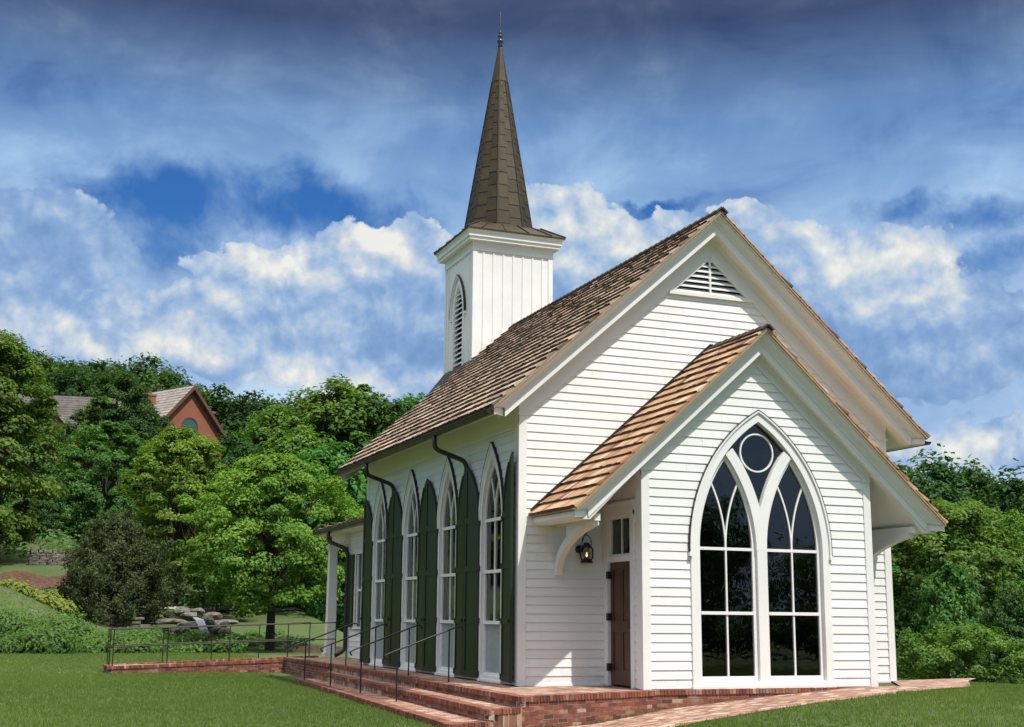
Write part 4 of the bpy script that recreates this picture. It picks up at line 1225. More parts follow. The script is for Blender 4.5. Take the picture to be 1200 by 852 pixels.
# the trees one can tell apart, nearest first
def tree_h(x, y, px, py):
    return top_at(py, px, math.hypot(x + 9.2346, y + 22.6815)) - gh(x, y) + .1
MAIN = [  # name, seed, x, y, column/row of top, radius, crown base, leaf, leaves, clumps, material, style, trunk, clump radius, flatness, label
 ('maple_tree', 101, 3.2, 40.2, 330, 533, 4.35, 1.9, .17, 62000, 250, 'lf_bright', 'oval', .24, .74, .46, 'big yellow-green maple with a dark trunk, left of the porch column beyond the ramp'),
 ('oak_tree', 103, -11.6, 62.5, 8, 388, 5.1, .2, .26, 52000, 230, 'lf_mid', 'oval', .36, 1.0, .5, 'tall broad tree at the left edge overhanging the red mulch bank'),
 ('maple_tree', 104, -2.4, 77.2, 132, 494, 3.9, .9, .21, 34000, 180, 'lf_deep', 'oval', .2, .74, .46, 'rounded deep green maple above the cedar, right of the tall edge tree'),
 ('maple_tree', 105, 1.4, 63.2, 222, 500, 3.9, .9, .21, 36000, 190, 'lf_bright', 'oval', .22, .76, .46, 'light green maple between the cedar and the big yellow-green maple'),
 ('oak_tree', 106, -.3, 101.0, 136, 437, 4.7, 2.6, .26, 24000, 130, 'lf_dark', 'oval', .24, .85, .5, 'dark olive tree standing against the left end of the brick house'),
 ('walnut_tree', 107, 31.5, 24.6, 1122, 587, 4.6, 1.9, .19, 44000, 220, 'lf_mid', 'oval', .22, .72, .48, 'large bright green tree behind the chapel, right of the bay roof'),
 ('walnut_tree', 108, 38.6, 26.2, 1192, 585, 3.9, 1.2, .2, 30000, 170, 'lf_mid', 'oval', .22, .75, .5, 'green tree cut by the right edge of the picture'),
 ('ash_tree', 109, 27.6, 27.5, 1072, 612, 3.7, .9, .2, 28000, 160, 'lf_deep', 'oval', .2, .75, .5, 'green tree half hidden behind the right side of the chapel'),
 ('shrub', 110, 20.3, 11.3, 1112, 731, 2.7, .1, .11, 34000, 190, 'lf_mid', 'broad', .07, .42, .5, 'wide leafy shrub at the edge of the lawn right of the chapel'),
 ('shrub', 111, 24.3, 11.0, 1190, 752, 1.9, .1, .11, 20000, 120, 'lf_deep', 'broad', .06, .42, .5, 'darker shrub at the right edge below the green trees'),
]
for (nm, sd, x, y, px, py, rad, zb0, lf, nlf, ncl, mt, sty, tk, cl, fl, lab) in MAIN:
    t = make_tree(nm, sd, tree_h(x, y, px, py), rad, zb0, lf, nlf, ncl, M[mt], sty, tk, cl, fl)
    place(t, x, y, lab, 'shrub' if nm == 'shrub' else 'tree', None, 0, 1, .1)
t = make_cedar('cedar_tree', 102, tree_h(-3.3, 53.3, 142, 605), 3.0, .17, 60000, M['lf_cedar'])
place(t, -3.3, 53.3, 'bushy dull green cedar standing in front of the maples above the mound', sink=.2)

# woodland prototypes, then copies up the slope
protoA = [make_tree('woodland_tree', 201, 12, 4.4, 1.5, .36, 13000, 120, M['lf_mid'], 'oval', .22, 1.1, .55),
          make_tree('woodland_tree', 202, 12, 4.2, 1.2, .36, 13000, 110, M['lf_deep'], 'oval', .22, 1.1, .6),
          make_tree('woodland_tree', 203, 12, 4.8, 1.8, .38, 12000, 110, M['lf_dark'], 'broad', .24, 1.2, .6),
          make_tree('woodland_tree', 204, 12, 4.0, 1.0, .36, 12000, 110, M['lf_bright'], 'oval', .2, 1.0, .5)]
WT = [  # (column, row of top, distance, kind, width factor, label)
 (60, 560, 96, 2, .8, 'dark tree in the gap right of the tall edge tree, below the grey roof'),
 (185, 512, 112, 0, .75, 'mid green tree just below the left eave of the brick house'),
 (228, 512, 104, 3, .7, 'yellow-green tree below the arched window of the brick house'),
 (272, 508, 110, 2, .8, 'dark round tree below the right eave of the brick house'),
 (318, 476, 128, 0, .85, 'pale green tree right of the brick house on the slope'),
 (352, 500, 108, 0, .8, 'mid green tree straight above the big yellow-green maple'),
 (400, 447, 132, 0, 1.0, 'tallest tree on the slope left of the steeple'),
 (448, 466, 128, 2, .8, 'dark tree on the slope nearest the steeple'),
 (486, 462, 140, 1, .7, 'small dark treetop touching the nave roof left of the steeple'),
 (116, 464, 131, 0, .7, 'mid green tree covering the right half of the grey roof'),
 (152, 462, 129, 2, .75, 'dark tree between the grey roof and the left eave of the brick house'),
 (98, 505, 118, 0, .8, 'mid green tree under the small gable of the grey roofed house'),
 (30, 470, 120, 1, .8, 'deep green tree behind the top of the tall edge tree'),
 (176, 548, 96, 1, .7, 'deep green tree between the rounded maple and the light green maple'),
 (430, 510, 92, 1, .8, 'deep green tree right above the far gutter end of the nave'),
 (385, 520, 84, 1, .8, 'deep green tree left of the nave roof corner'),
 (300, 545, 82, 0, .7, 'mid green tree behind the top of the big yellow-green maple'),
 (262, 560, 78, 3, .7, 'yellow-green tree behind the left shoulder of the big maple'),
 (150, 585, 92, 1, .6, 'deep green tree partly hidden behind the cedar top'),
 (1088, 538, 104, 2, .85, 'dark treetop on the skyline right beside the bay roof tip'),
 (1128, 546, 108, 2, .75, 'dark middle treetop on the right skyline'),
 (1160, 566, 112, 2, .7, 'dark low treetop in the dip of the right skyline'),
 (1198, 556, 92, 2, .8, 'dark treetop on the skyline at the right edge'),
 (1075, 600, 82, 1, .8, 'deep green tree below the right skyline, next to the bay eave'),
 (1165, 600, 84, 0, .8, 'mid green tree below the dip of the right skyline'),
 (1110, 660, 56, 1, .55, 'deep green low tree behind the wide leafy shrub'),
 (1180, 690, 54, 2, .55, 'dark low tree above the darker right edge shrub'),
 (1060, 690, 60, 1, .5, 'deep green low tree beside the right corner of the chapel'),
]
used = [False] * 4
for i, (px, py, dist, k, wf, lab) in enumerate(WT):
    o = protoA[k] if not used[k] else copy_tree(protoA[k]); used[k] = True
    x, y = world_at(px, dist); z0 = gh(x, y); h = max(4.0, top_at(py, px, dist) - z0 + .3)
    place(o, x, y, lab, 'tree', 'woodland trees on the slope', i * 1.7, 1, .3)
    o.scale = (h / 12 * wf * 1.05, h / 12 * wf * 1.05, h / 12)
# trees left of the frame, seen only mirrored in the side windows
for i, (x, y, k, h) in enumerate(((-17, 47, 3, 10), (-23, 56, 0, 14), (-31, 64, 1, 15), (-18, 74, 2, 15), (-41, 52, 0, 13))):
    o = copy_tree(protoA[k]); place(o, x, y, 'woodland tree beyond the left edge, mirrored in the side windows', 'tree', 'woodland trees mirrored in the side windows', i * 2.1)
    o.scale = (h / 12,) * 3

# far woods: the dark ridge behind the houses and on the right, one mass
def woods(name, seed, spots, leaf, per, mat_, label):
    rng = np.random.default_rng(seed); Vs = []; Ts = []; Fs = []; off = 0
    for (x, y, h, r_) in spots:
        z0 = gh(x, y); nc = 34; d = rng.normal(size=(nc, 3)); d /= np.linalg.norm(d, axis=1, keepdims=True)
        e = rng.uniform(.3, 1, nc) ** .4
        CC = np.array([x, y, z0 + h * .55]) + d * e[:, None] * np.array([r_, r_, h * .45])
        idx = rng.integers(0, nc, per); g = rng.normal(size=(per, 3)) * .5; cs = rng.uniform(.8, 1.7, nc) * r_ * .3
        LC = CC[idx] + g * cs[idx][:, None] * np.array([1, 1, .6])
        Nv = d[idx] * .5 + np.array([0, 0, .7]) + g * .5 + rng.normal(size=(per, 3)) * .4
        V, F = leaves(rng, LC, Nv, leaf); Vs.append(V); Fs.append(F + off); off += len(V)
        Ts.append(np.clip(rng.uniform(.1, .6) + rng.uniform(-.2, .3, nc)[idx] + rng.normal(size=per) * .12, 0, 1))
    o = np_mesh(name, np.concatenate(Vs), np.concatenate(Fs), np.concatenate(Ts), mat_); tag(o, label, 'woods', kind='stuff'); return o
rng = np.random.default_rng(50); sp = []
for px in np.linspace(-60, 520, 36):
    for dist in (165, 190):
        x, y = world_at(px + rng.uniform(-8, 8), dist + rng.uniform(-8, 8))
        tp = np.interp(px, [-60, 20, 60, 120, 160, 205, 240, 300, 340, 400, 520], [420, 412, 416, 428, 430, 447, 450, 468, 472, 470, 474]) + rng.uniform(-3, 10)
        h = max(6, top_at(tp, px, dist) - gh(x, y)); sp.append((x, y, h, rng.uniform(3.5, 5)))
for px in np.linspace(1000, 1300, 16):
    dist = rng.uniform(118, 135); x, y = world_at(px, dist); h = max(6, top_at(568 + rng.uniform(-4, 14), px, dist) - gh(x, y)); sp.append((x, y, h, rng.uniform(3, 5)))
for px in np.linspace(530, 1000, 22):
    dist = rng.uniform(125, 160); x, y = world_at(px, dist); sp.append((x, y, rng.uniform(9, 13), rng.uniform(4, 6)))
for px in np.linspace(1310, 1750, 16):
    dist = rng.uniform(110, 140); x, y = world_at(px, dist); sp.append((x, y, rng.uniform(9, 13), rng.uniform(4, 6)))
woods('far_woods', 51, sp, .6, 2200, M['lf_dark'], 'dark wooded ridge along the skyline')
sp = []
for i in range(90):
    x = rng.uniform(-60, 170); y = -95 - rng.uniform(0, 45) + abs(x - 40) * .15; sp.append((x, y, rng.uniform(11, 15), rng.uniform(4.5, 7)))
woods('opposite_woods', 52, sp, .5, 2200, M['lf_dark'], 'wooded ridge across the valley, mirrored in the front windows')

sp = [(9 + i * .9, -25.5 + .12 * i + rng.uniform(-.6, .6), rng.uniform(1.5, 2.1), rng.uniform(.9, 1.5)) for i in range(28)]
woods('added_hedge', 53, sp, .13, 1500, M['lf_dark'], 'low dark shrub row added out of view to darken the lower front panes')  # added behind the viewer so the lower panes mirror dark leaves

# undergrowth between the trunks on the slope
rng = np.random.default_rng(60); n = 120000
nc = 1500; cx = rng.uniform(-35, 75, nc); cy = rng.uniform(60, 128, nc); keep = ~((cx < -5) & (cx > -13) & (cy < 63)); cx, cy = cx[keep], cy[keep]; nc = len(cx)
m2 = 260; ax = rng.uniform(16, 60, m2); ay = rng.uniform(14, 48, m2); kk = (ax * .8 + ay * .6) > 30; cx = np.concatenate([cx, ax[kk]]); cy = np.concatenate([cy, ay[kk]]); nc = len(cx)
cz = ground_h(cx, cy); idx = rng.integers(0, nc, n); cs = rng.uniform(.7, 2.0, nc)
g = rng.normal(size=(n, 3)) * .5
LC = np.stack([cx, cy, cz + cs * .35], 1)[idx] + g * cs[idx][:, None] * np.array([1.2, 1.2, .6])
V, F = leaves(rng, LC, g + np.array([0, 0, .8]), .27)
tag(np_mesh('undergrowth', V, F, np.clip(rng.uniform(0, .8, nc)[idx], 0, 1), M['lf_deep']), 'low leafy undergrowth between the trunks on the slope', 'undergrowth', kind='stuff')

# ground cover over the grassy mound on the left
rng = np.random.default_rng(61); n = 90000
nc = 1500; cx = rng.uniform(-26, 1.5, nc); cy = rng.uniform(37.4, 45.0, nc)
pat = np.sin(cx * 1.1 + 1.3 * np.sin(cy * .9)) * np.sin(cy * 1.2 + cx * .35) + .35 * np.sin(cx * 3.1 + cy * 2.3)
keep = (cy < 41.3 + .9 * np.sin(cx * .8) + rng.normal(size=nc) * .25) & (pat > -.35) & (rng.random(nc) < np.interp(cx, [-26, -4, 1.5], [1, .9, .3])) & ~((cx < -8.6) & (cy < 40.2) & (pat < .55))
cx, cy = cx[keep], cy[keep]; pat = pat[keep]
ex2 = rng.uniform(-3.5, 6.5, 110); ey2 = rng.uniform(43, 49, 110); cx = np.concatenate([cx, ex2]); cy = np.concatenate([cy, ey2]); pat = np.concatenate([pat, np.zeros(110)]); nc = len(cx)
cz = ground_h(cx, cy); cs = rng.uniform(.3, .75, nc) * (1 + .7 * np.maximum(0, pat)) * np.interp(cx, [-26, -3, 6], [1.1, .9, .5]); idx = rng.choice(nc, n, p=cs ** 2 / np.sum(cs ** 2)); g = rng.normal(size=(n, 3)) * .5
LC = np.stack([cx, cy, cz + cs * .22 * (1 + np.maximum(0, pat))], 1)[idx] + g * cs[idx][:, None] * np.array([1.1, 1.0, .6])
V, F = leaves(rng, LC, g + np.array([0, -.3, .6]), .16)
tag(np_mesh('ground_cover', V, F, np.clip(rng.uniform(.0, .7, nc)[idx] + rng.normal(size=n) * .15, 0, 1), M['lf_ivy']), 'leafy ground cover spread over the bank left of the ramp', 'ground cover', kind='stuff')
# yellow-green hosta bed on top of the mound
rng = np.random.default_rng(62); n = 9000; nc = 70; cx = rng.uniform(-9.4, -5.6, nc); cy = 50.2 + rng.uniform(-.7, .9, nc) + (cx + 7.5) * .25; cz = ground_h(cx, cy); idx = rng.integers(0, nc, n)
g = rng.normal(size=(n, 3)) * .5; LC = np.stack([cx, cy, cz + .28], 1)[idx] + g * np.array([.55, .55, .45]); V, F = leaves(rng, LC, g * 1.2 + np.array([0, -.5, .7]), .24, .5)
tag(np_mesh('hosta_bed', V, F, np.clip(rng.uniform(0, 1, nc)[idx], 0, 1), M['lf_hosta']), 'bed of pale yellow-green leafy plants behind the mound', 'plants', kind='stuff')

# sheets laid over the terrain: mulch bank, footpath
def sheet(name, x0, x1, y0, y1, nx, ny, dz, mat_, label, fn=None):
    xs = np.linspace(0, 1, nx); ys = np.linspace(0, 1, ny); A, B = np.meshgrid(xs, ys)
    X = x0 + (x1 - x0) * A; Y = y0 + (y1 - y0) * B
    if fn: X, Y = fn(A, B)
    Z = ground_h(X, Y) + dz
    V = np.stack([X.ravel(), Y.ravel(), Z.ravel()], 1); ii = (np.arange(ny - 1)[:, None] * nx + np.arange(nx - 1)[None, :]).ravel()
    o = np_mesh(name, V, np.stack([ii, ii + 1, ii + 1 + nx, ii + nx], 1), None, mat_, None, True); tag(o, label, kind='structure'); return o
sheet('mulch_bank', 0, 0, 0, 0, 30, 14, .05, M['mulch'], 'bank of reddish mulch under the tall left tree',
      lambda A, B: (-14.0 + 8.8 * A, 56.0 + .5 * np.sin(A * 9) + (2.2 + .8 * np.sin(A * 13)) * B))
sheet('bare_patch', 0, 0, 0, 0, 24, 10, .04, M['mulch2'], 'dry bare earth at the foot of the planted bank',
      lambda A, B: (-14.5 + 6.4 * A, 38.0 + (2.6 * np.sin(np.pi * A)) * (B - .15) + .4 * np.sin(A * 9)))
sheet('footpath', 0, 0, 0, 0, 40, 4, .05, M['concrete'], 'pale footpath crossing behind the rock garden',
      lambda A, B: (-1.0 + 13.5 * A, 60.2 - 2.2 * A * A + 1.1 * B))

# ------------------------------------------------------------------ rocks, walls, small garden things
def rock(name, x, y, z, sx, sy, sz, seed, label, group=None, cat='rock'):
    rng = np.random.default_rng(seed); bm = __import__('bmesh').new()
    import bmesh
    bmesh.ops.create_icosphere(bm, subdivisions=2, radius=1)
    A = rng.normal(size=(7, 3)); A /= np.linalg.norm(A, axis=1, keepdims=True); Dd = rng.uniform(.55, .9, 7)
    for v in bm.verts:
        p = np.array(v.co)
        for a_, d_ in zip(A, Dd):
            k = p @ a_
            if k > d_: p = p - a_ * (k - d_) * .95
        p = p * (1 + rng.normal() * .03); v.co = p
    me = bpy.data.meshes.new(name); bm.to_mesh(me); bm.free(); me.materials.append(M['stone'])
    o = link_mesh(name, me); o.location = (x, y, z); o.scale = (sx, sy, sz); o.rotation_euler = (0, 0, rng.uniform(-.3, .3))
    return tag(o, label, cat, group)
gp = 'stacked limestone blocks of the rock garden'
for i, (px, py, dist, w, h, lab) in enumerate([
 (212, 729, 71, .9, .20, 'flat limestone slab at the left end of the rock garden'),
 (221, 718, 73, .6, .34, 'blocky limestone under the small iron fence'),
 (234, 733, 70, .85, .26, 'wide limestone block left of the little cascade'),
 (232, 722, 72, .6, .30, 'upright limestone at the top of the rock garden'),
 (222, 738, 69, .6, .20, 'low limestone in front at the left of the rock garden'),
 (240, 716, 73, .45, .22, 'small pale limestone at the head of the cascade'),
 (251, 731, 70, .5, .42, 'tall grey rock right beside the cascade'),
 (258, 724, 71.5, .6, .34, 'rounded rock right of the cascade top'),
 (266, 732, 71, .7, .28, 'broad grey rock in the right half of the rock garden'),
 (274, 729, 72, .7, .16, 'thin flat slab at the right end of the rock garden'),
 (262, 738, 69.5, .4, .25, 'low grey rock below the rounded rock'),
 (273, 741, 68.5, .38, .30, 'small tan boulder alone at the foot of the rock garden'),
 (42, 717, 66.5, .55, .22, 'pale flat stone poking from the ground cover on the mound'),
 (306, 716, 82, .5, .16, 'low stone by the footpath under the maple'),
 (268, 714, 83, .5, .18, 'low stone beside the footpath behind the rock garden'),
 ]):
    x, y = world_at(px, dist); z = top_at(py, px, dist); rock('limestone_rock', x, y, min(z, gh(x, y) + 1.2), w, w * .8, h, 300 + i, lab, gp if i < 12 else None)
x, y = world_at(243.5, 69.6); zc_ = top_at(728, 243, 69.6)
mb = MB(); rng2 = random.Random(9)
for i in range(7):
    u = -.18 + .36 * i / 6; mb.tube([(x - .25 + u * .5, y + .3, zc_ + .18), (x - .05 + u, y - .05, zc_ + .05), (x + .12 + u, y - .2, zc_ - .35), (x + .3 + u * 1.3, y - .3, zc_ - .75)], [.03, .045, .04, .05], 6)
tag(mb.build('cascade', M['water'], None, True), 'small white cascade running down the rock garden', 'waterfall')
def stone_wall(name, p, q, h, seed, label, dz=0):
    """Dry stone wall: separate stones in courses, one mesh."""
    rng = random.Random(seed); p = Vector((p[0], p[1], 0)); q = Vector((q[0], q[1], 0)); ln = (q - p).length; U = (q - p).normalized(); fr = Fr(p, U, Vector((U.y, -U.x, 0))); mb = MB(); z = 0
    while z < h:
        hh = rng.uniform(.12, .24); u = -rng.random() * .3
        while u < ln:
            w = rng.uniform(.25, .7); c = fr.P(u + w / 2, 0); g0 = gh(c.x, c.y) + dz
            a = [rng.uniform(-.03, .03) for _ in range(8)]
            mb.hexa([fr.P(u + a[0], g0 + z, -.25), fr.P(u + w - .02, g0 + z, -.25), fr.P(u + w - .03, g0 + z + a[1], .1 + a[2]), fr.P(u + .01, g0 + z, .1 + a[3]),
                     fr.P(u, g0 + z + hh - .02, -.25), fr.P(u + w - .02, g0 + z + hh - .02, -.25), fr.P(u + w - .03 + a[4], g0 + z + hh - .02 + a[5], .07 + a[6]), fr.P(u + .02, g0 + z + hh - .02, .07 + a[7])], rng.random()); u += w
        z += hh
    return tag(mb.build(name, M['stone']), label, 'stone wall')
stone_wall('stone_wall', (-7.6, 60.9), (-5.0, 61.3), .9, 5, 'dry stone retaining wall above the red mulch bank')
stone_wall('stone_wall', (-7.0, 52.4), (-1.9, 51.2), .45, 6, 'low tumbled stone edging at the foot of the cedar')
fr_ = empty('garden_fence', (1.6, 59.9, gh(1.6, 59.9))); tag(fr_, 'short black iron fence beyond the rock garden, beside the cedar', 'fence')
for i in range(15):
    x = -.2 + i * .27; mb = MB(); mb.tube([(x, 0, 0), (x, 0, 1.05 if i % 5 else 1.2)], .018 if i % 5 else .03, 5); mb.build('picket', M['iron'], fr_)
for z in (.15, .98):
    mb = MB(); mb.tube([(-.2, 0, z), (3.6, 0, z)], .018, 5); mb.build('rail', M['iron'], fr_)
for i, (x0, y0, x1, y1, lab) in enumerate(((3.6, 38.6, 6.0, 37.0, 'weathered landscape timber edging at the foot of the big maple'), (6.3, 36.6, 9.2, 34.9, 'weathered landscape timber edging seen past the porch column'))):
    mb = MB(); z = max(gh(x0, y0), gh(x1, y1))
    for k in range(2): mb.bar((x0 + .05 * k, y0 + .12 * k, z + .06 + k * .16), (x1 + .05 * k, y1 + .12 * k, z + .06 + k * .16), .18, .15)
    tag(mb.build('timber_edging', M['timber']), lab, 'edging')

# ------------------------------------------------------------------ houses on the hill
def brick_tex(name, c0, c1, mortar, sc):
    m, nt, p = mat(name); co = obj_co(nt); mp = nt.n('Mapping'); mp.inputs['Rotation'].default_value = (PI / 2, 0, 0); nt.l(co, mp.inputs[0])
    br = nt.n('TexBrick'); nt.l(mp.outputs[0], br.inputs['Vector'])
    for k, v in (('Scale', sc), ('Mortar Size', .01), ('Brick Width', .22), ('Row Height', .075)): br.inputs[k].default_value = v
    br.inputs['Color1'].default_value = c0 + (1,); br.inputs['Color2'].default_value = c1 + (1,); br.inputs['Mortar'].default_value = mortar + (1,)
    nt.l(nt.mix(nt.mr(nt.noise(co, .8, 4), .3, .7, 0, .5), br.outputs[0], c0), p.inputs['Base Color']); p.inputs['Roughness'].default_value = .9
    return m
M['hbrick'] = brick_tex('orange_house_brick', (.24, .072, .036), (.30, .10, .05), (.27, .14, .09), 1.0)
M['hroof'] = simple('grey_brown_roof_shingles', (.20, .17, .15), (.36, .32, .29), 1.4, .9, .5, .05)
M['hroof2'] = simple('dark_grey_roof_shingles', (.06, .052, .05), (.125, .11, .105), 1.4, .9, .5, .05)
M['htrim'] = paint('red_brown_trim', (.13, .05, .03), .6)
M['teal'] = paint('teal_window_glass', (.03, .11, .12), .12)
def house(name, loc, rz, w, ln, hw_, rise, roofm, label, window=True, chim=(), ov=.5, wallm='hbrick'):
    h = empty(name, loc, rz); tag(h, label, 'house')
    mb = MB()
    mb.poly([(-w / 2, 0, -3), (w / 2, 0, -3), (w / 2, 0, hw_), (0, 0, hw_ + rise), (-w / 2, 0, hw_)]); mb.poly([(-w / 2, ln, -3), (w / 2, ln, -3), (w / 2, ln, hw_), (0, ln, hw_ + rise), (-w / 2, ln, hw_)])
    for sx in (-1, 1): mb.poly([(sx * w / 2, 0, -3), (sx * w / 2, ln, -3), (sx * w / 2, ln, hw_), (sx * w / 2, 0, hw_)])
    mb.build('wall', M[wallm], h)
    s = rise / (w / 2); mb = MB(); hx = w / 2 + ov
    for sx in (-1, 1):
        z0 = hw_ - s * ov
        mb.hexa([(0, -ov, hw_ + rise), (sx * hx, -ov, z0), (sx * hx, ln + ov, z0), (0, ln + ov, hw_ + rise), (0, -ov, hw_ + rise + .22), (sx * hx, -ov, z0 + .22), (sx * hx, ln + ov, z0 + .22), (0, ln + ov, hw_ + rise + .22)])
        for k in range(14):
            t = k / 14; mb.bar((sx * hx * t, -ov, hw_ + rise + .22 - s * hx * t + .01), (sx * hx * t, ln + ov, hw_ + rise + .22 - s * hx * t + .01), .05, .04)
    rf_ = mb.build('roof', roofm, h)
    mb = MB()
    for sx in (-1, 1):
        z0 = hw_ - s * ov; mb.hexa([(0, -ov - .06, hw_ + rise - .25), (sx * hx, -ov - .06, z0 - .25), (sx * hx, -ov - .005, z0 - .25), (0, -ov - .005, hw_ + rise - .25), (0, -ov - .06, hw_ + rise + .24), (sx * hx, -ov - .06, z0 + .24), (sx * hx, -ov - .005, z0 + .24), (0, -ov - .005, hw_ + rise + .24)])
    mb.build('bargeboard', M['htrim'], rf_)
    for (x, y, zt, cw_) in chim:
        mb = MB(); mb.box(x - cw_ / 2, x + cw_ / 2, y - cw_ / 2, y + cw_ / 2, hw_ - .5, zt); mb.box(x - cw_ / 2 - .08, x + cw_ / 2 + .08, y - cw_ / 2 - .08, y + cw_ / 2 + .08, zt, zt + .22); c_ = mb.build('chimney', M['hbrick'], rf_)
        mb = MB(); mb.lathe((x, y, zt + .2), [(.22, 0), (.22, .5), (.28, .5), (.28, .62), (0, .66)], 10); mb.build('chimney_pot', M['hroof2'], c_)
    if window:
        mb = MB(); r_ = .95; n = 14; zc_ = hw_ + .45
        arc = [(-r_, zc_ - .9)] + [(r_ * math.cos(PI - PI * i / n), zc_ + r_ * math.sin(PI - PI * i / n)) for i in range(n + 1)] + [(r_, zc_ - .9)]
        f2 = Fr((0, 0, 0), (1, 0, 0), (0, -1, 0)); mb.ring(f2, [(u * 1.15, (v - zc_) * 1.15 + zc_) for u, v in arc], arc, -.05, .08)
        mb.fbox(f2, -.04, .04, zc_ - .9, zc_ + .95, 0, .05); mb.fbox(f2, -.95, .95, zc_ - .04, zc_ + .04, 0, .051)
        wn = mb.build('window', M['htrim'], h)
        mb = MB(); mb.poly([f2.P(u, v, .03) for u, v in arc]); mb.build('pane', M['teal'], wn)
    return h
hx_, hy_ = world_at(219, 140); zt_h = top_at(452, 219, 140)
house('brick_house', (hx_, hy_, zt_h - 9.2), R(30), 9.0, 13, 4.2, 4.8, M['hroof'], 'orange brick house with steep gable and arched teal window up the hill', True, ((-2.2, 4.5, 8.2, 1.0), (4.2, 2.2, 6.9, .9)))
hx_, hy_ = world_at(64, 150); zt_h = top_at(462, 64, 150)
h2 = house('grey_roofed_house', (hx_ + 6, hy_, zt_h - 8.8), R(82), 9.0, 15, 4.6, 4.0, M['hroof2'], 'house with long dark grey roof and small gable among the left trees', False, ((1.2, 11.5, 9.6, 1.0),), .5, 'htrim')
dm = MB(); z = 6.0
dm.poly([(-6.6, 5, 2.0), (-6.6, 8.4, 2.0), (-6.6, 8.4, 5.0), (-6.6, 6.7, 6.8), (-6.6, 5, 5.0)])
dm2 = MB()
for sy in (-1, 1): dm2.hexa([(-7.0, 6.7, 6.8), (-7.0, 6.7 + sy * 2.1, 4.6), (-2, 6.7 + sy * 2.1, 4.6), (-2, 6.7, 6.8), (-7.0, 6.7, 7.05), (-7.0, 6.7 + sy * 2.1, 4.85), (-2, 6.7 + sy * 2.1, 4.85), (-2, 6.7, 7.05)])
dw = dm.build('gable_wall', M['htrim'], h2); dm2.build('gable_roof', M['hroof'], dw)

# ------------------------------------------------------------------ lawn blades
def lawn():
    rng = np.random.default_rng(77)
    P = []
    for (x0, x1, y0, y1, dens) in ((-14, 2, -9, 4, 230), (-16, -1.6, 4, 17, 170), (-20, 1, 17, 38, 70), (1.0, 14, -10, .5, 230), (10, 17, -2, 6, 150), (-14, 4, 38, 47, 25), (14, 26, -12, 4, 60), (-26, -14, -9, 14, 60), (-14, 14, -15, -10, 60)):
        n = int((x1 - x0) * (y1 - y0) * dens); P.append(np.stack([rng.uniform(x0, x1, n), rng.uniform(y0, y1, n)], 1))
    P = np.concatenate(P); x, y = P[:, 0], P[:, 1]
    # keep only ground inside the view wedge
    az = np.degrees(np.arctan2(x + 9.23, y + 22.68)); k = (az > -16) & (az < 66) & (np.hypot(x + 9.23, y + 22.68) > 6)
    # off the masonry and the path
    xq = x + rng.normal(size=len(x)) * .035; yq = y + rng.normal(size=len(x)) * .035
    def inside(poly):
        c = np.zeros(len(x), bool); j = len(poly) - 1
        for i in range(len(poly)):
            xi, yi = poly[i][:2]; xj, yj = poly[j][:2]
            c ^= ((yi > yq) != (yj > yq)) & (xq < (xj - xi) * (yq - yi) / (yj - yi + 1e-9) + xi); j = i
        return c
    for poly in (LP, S1, S2, up + lo[::-1], [(-.9, 10.9), (10, 10.9), (10, 20), (-.9, 20)], [(rx0 - .05, ry0 - .05), (10, ry0 - .05), (10, ry1 + .05), (rx0 - .05, ry1 + .05)], [(0, -2), (9, -2), (9, 11), (0, 11)]):
        k &= ~inside(poly)
    x, y = x[k], y[k]; n = len(x); z = ground_h(x, y)
    dist = np.hypot(x + 9.23, y + 22.68)
    patch = .28 * np.sin(x * 1.3 + 2 * np.sin(y * .7)) * np.sin(y * .9 + 1.5 * np.sin(x * .5)) + .22 * np.sin(x * .41 + 1.1 * np.sin(y * .23)) + .18 * np.sin(x * 3.7 + y * 2.1 + 2 * np.sin(y * 1.9)) * np.sin(y * 4.3 - x * 1.2) + .45
    Vs = []; ts = []
    for b in range(4):
        h = rng.uniform(.028, .062, n) * (1 + .3 * patch); a = rng.uniform(0, 2 * PI, n); w = .004 + dist * .00016
        bx = x + rng.normal(size=n) * .03; by = y + rng.normal(size=n) * .03; lx = rng.normal(size=n) * .022; ly = rng.normal(size=n) * .022
        Vs.append(np.stack([np.stack([bx - np.cos(a) * w, by - np.sin(a) * w, z - .01], 1), np.stack([bx + np.cos(a) * w, by + np.sin(a) * w, z - .01], 1), np.stack([bx + lx, by + ly, z + h], 1)], 1))
        ts.append(np.clip(rng.uniform(.1, .5, n) * .8 + patch * .5 - .05, 0, 1))
    V = np.concatenate(Vs).reshape(-1, 3); F = np.arange(len(V)).reshape(-1, 3)
    tag(np_mesh('grass', V, F, np.concatenate(ts), M['grass']), 'short mown grass blades over the lawn', 'grass', kind='stuff')
lawn()
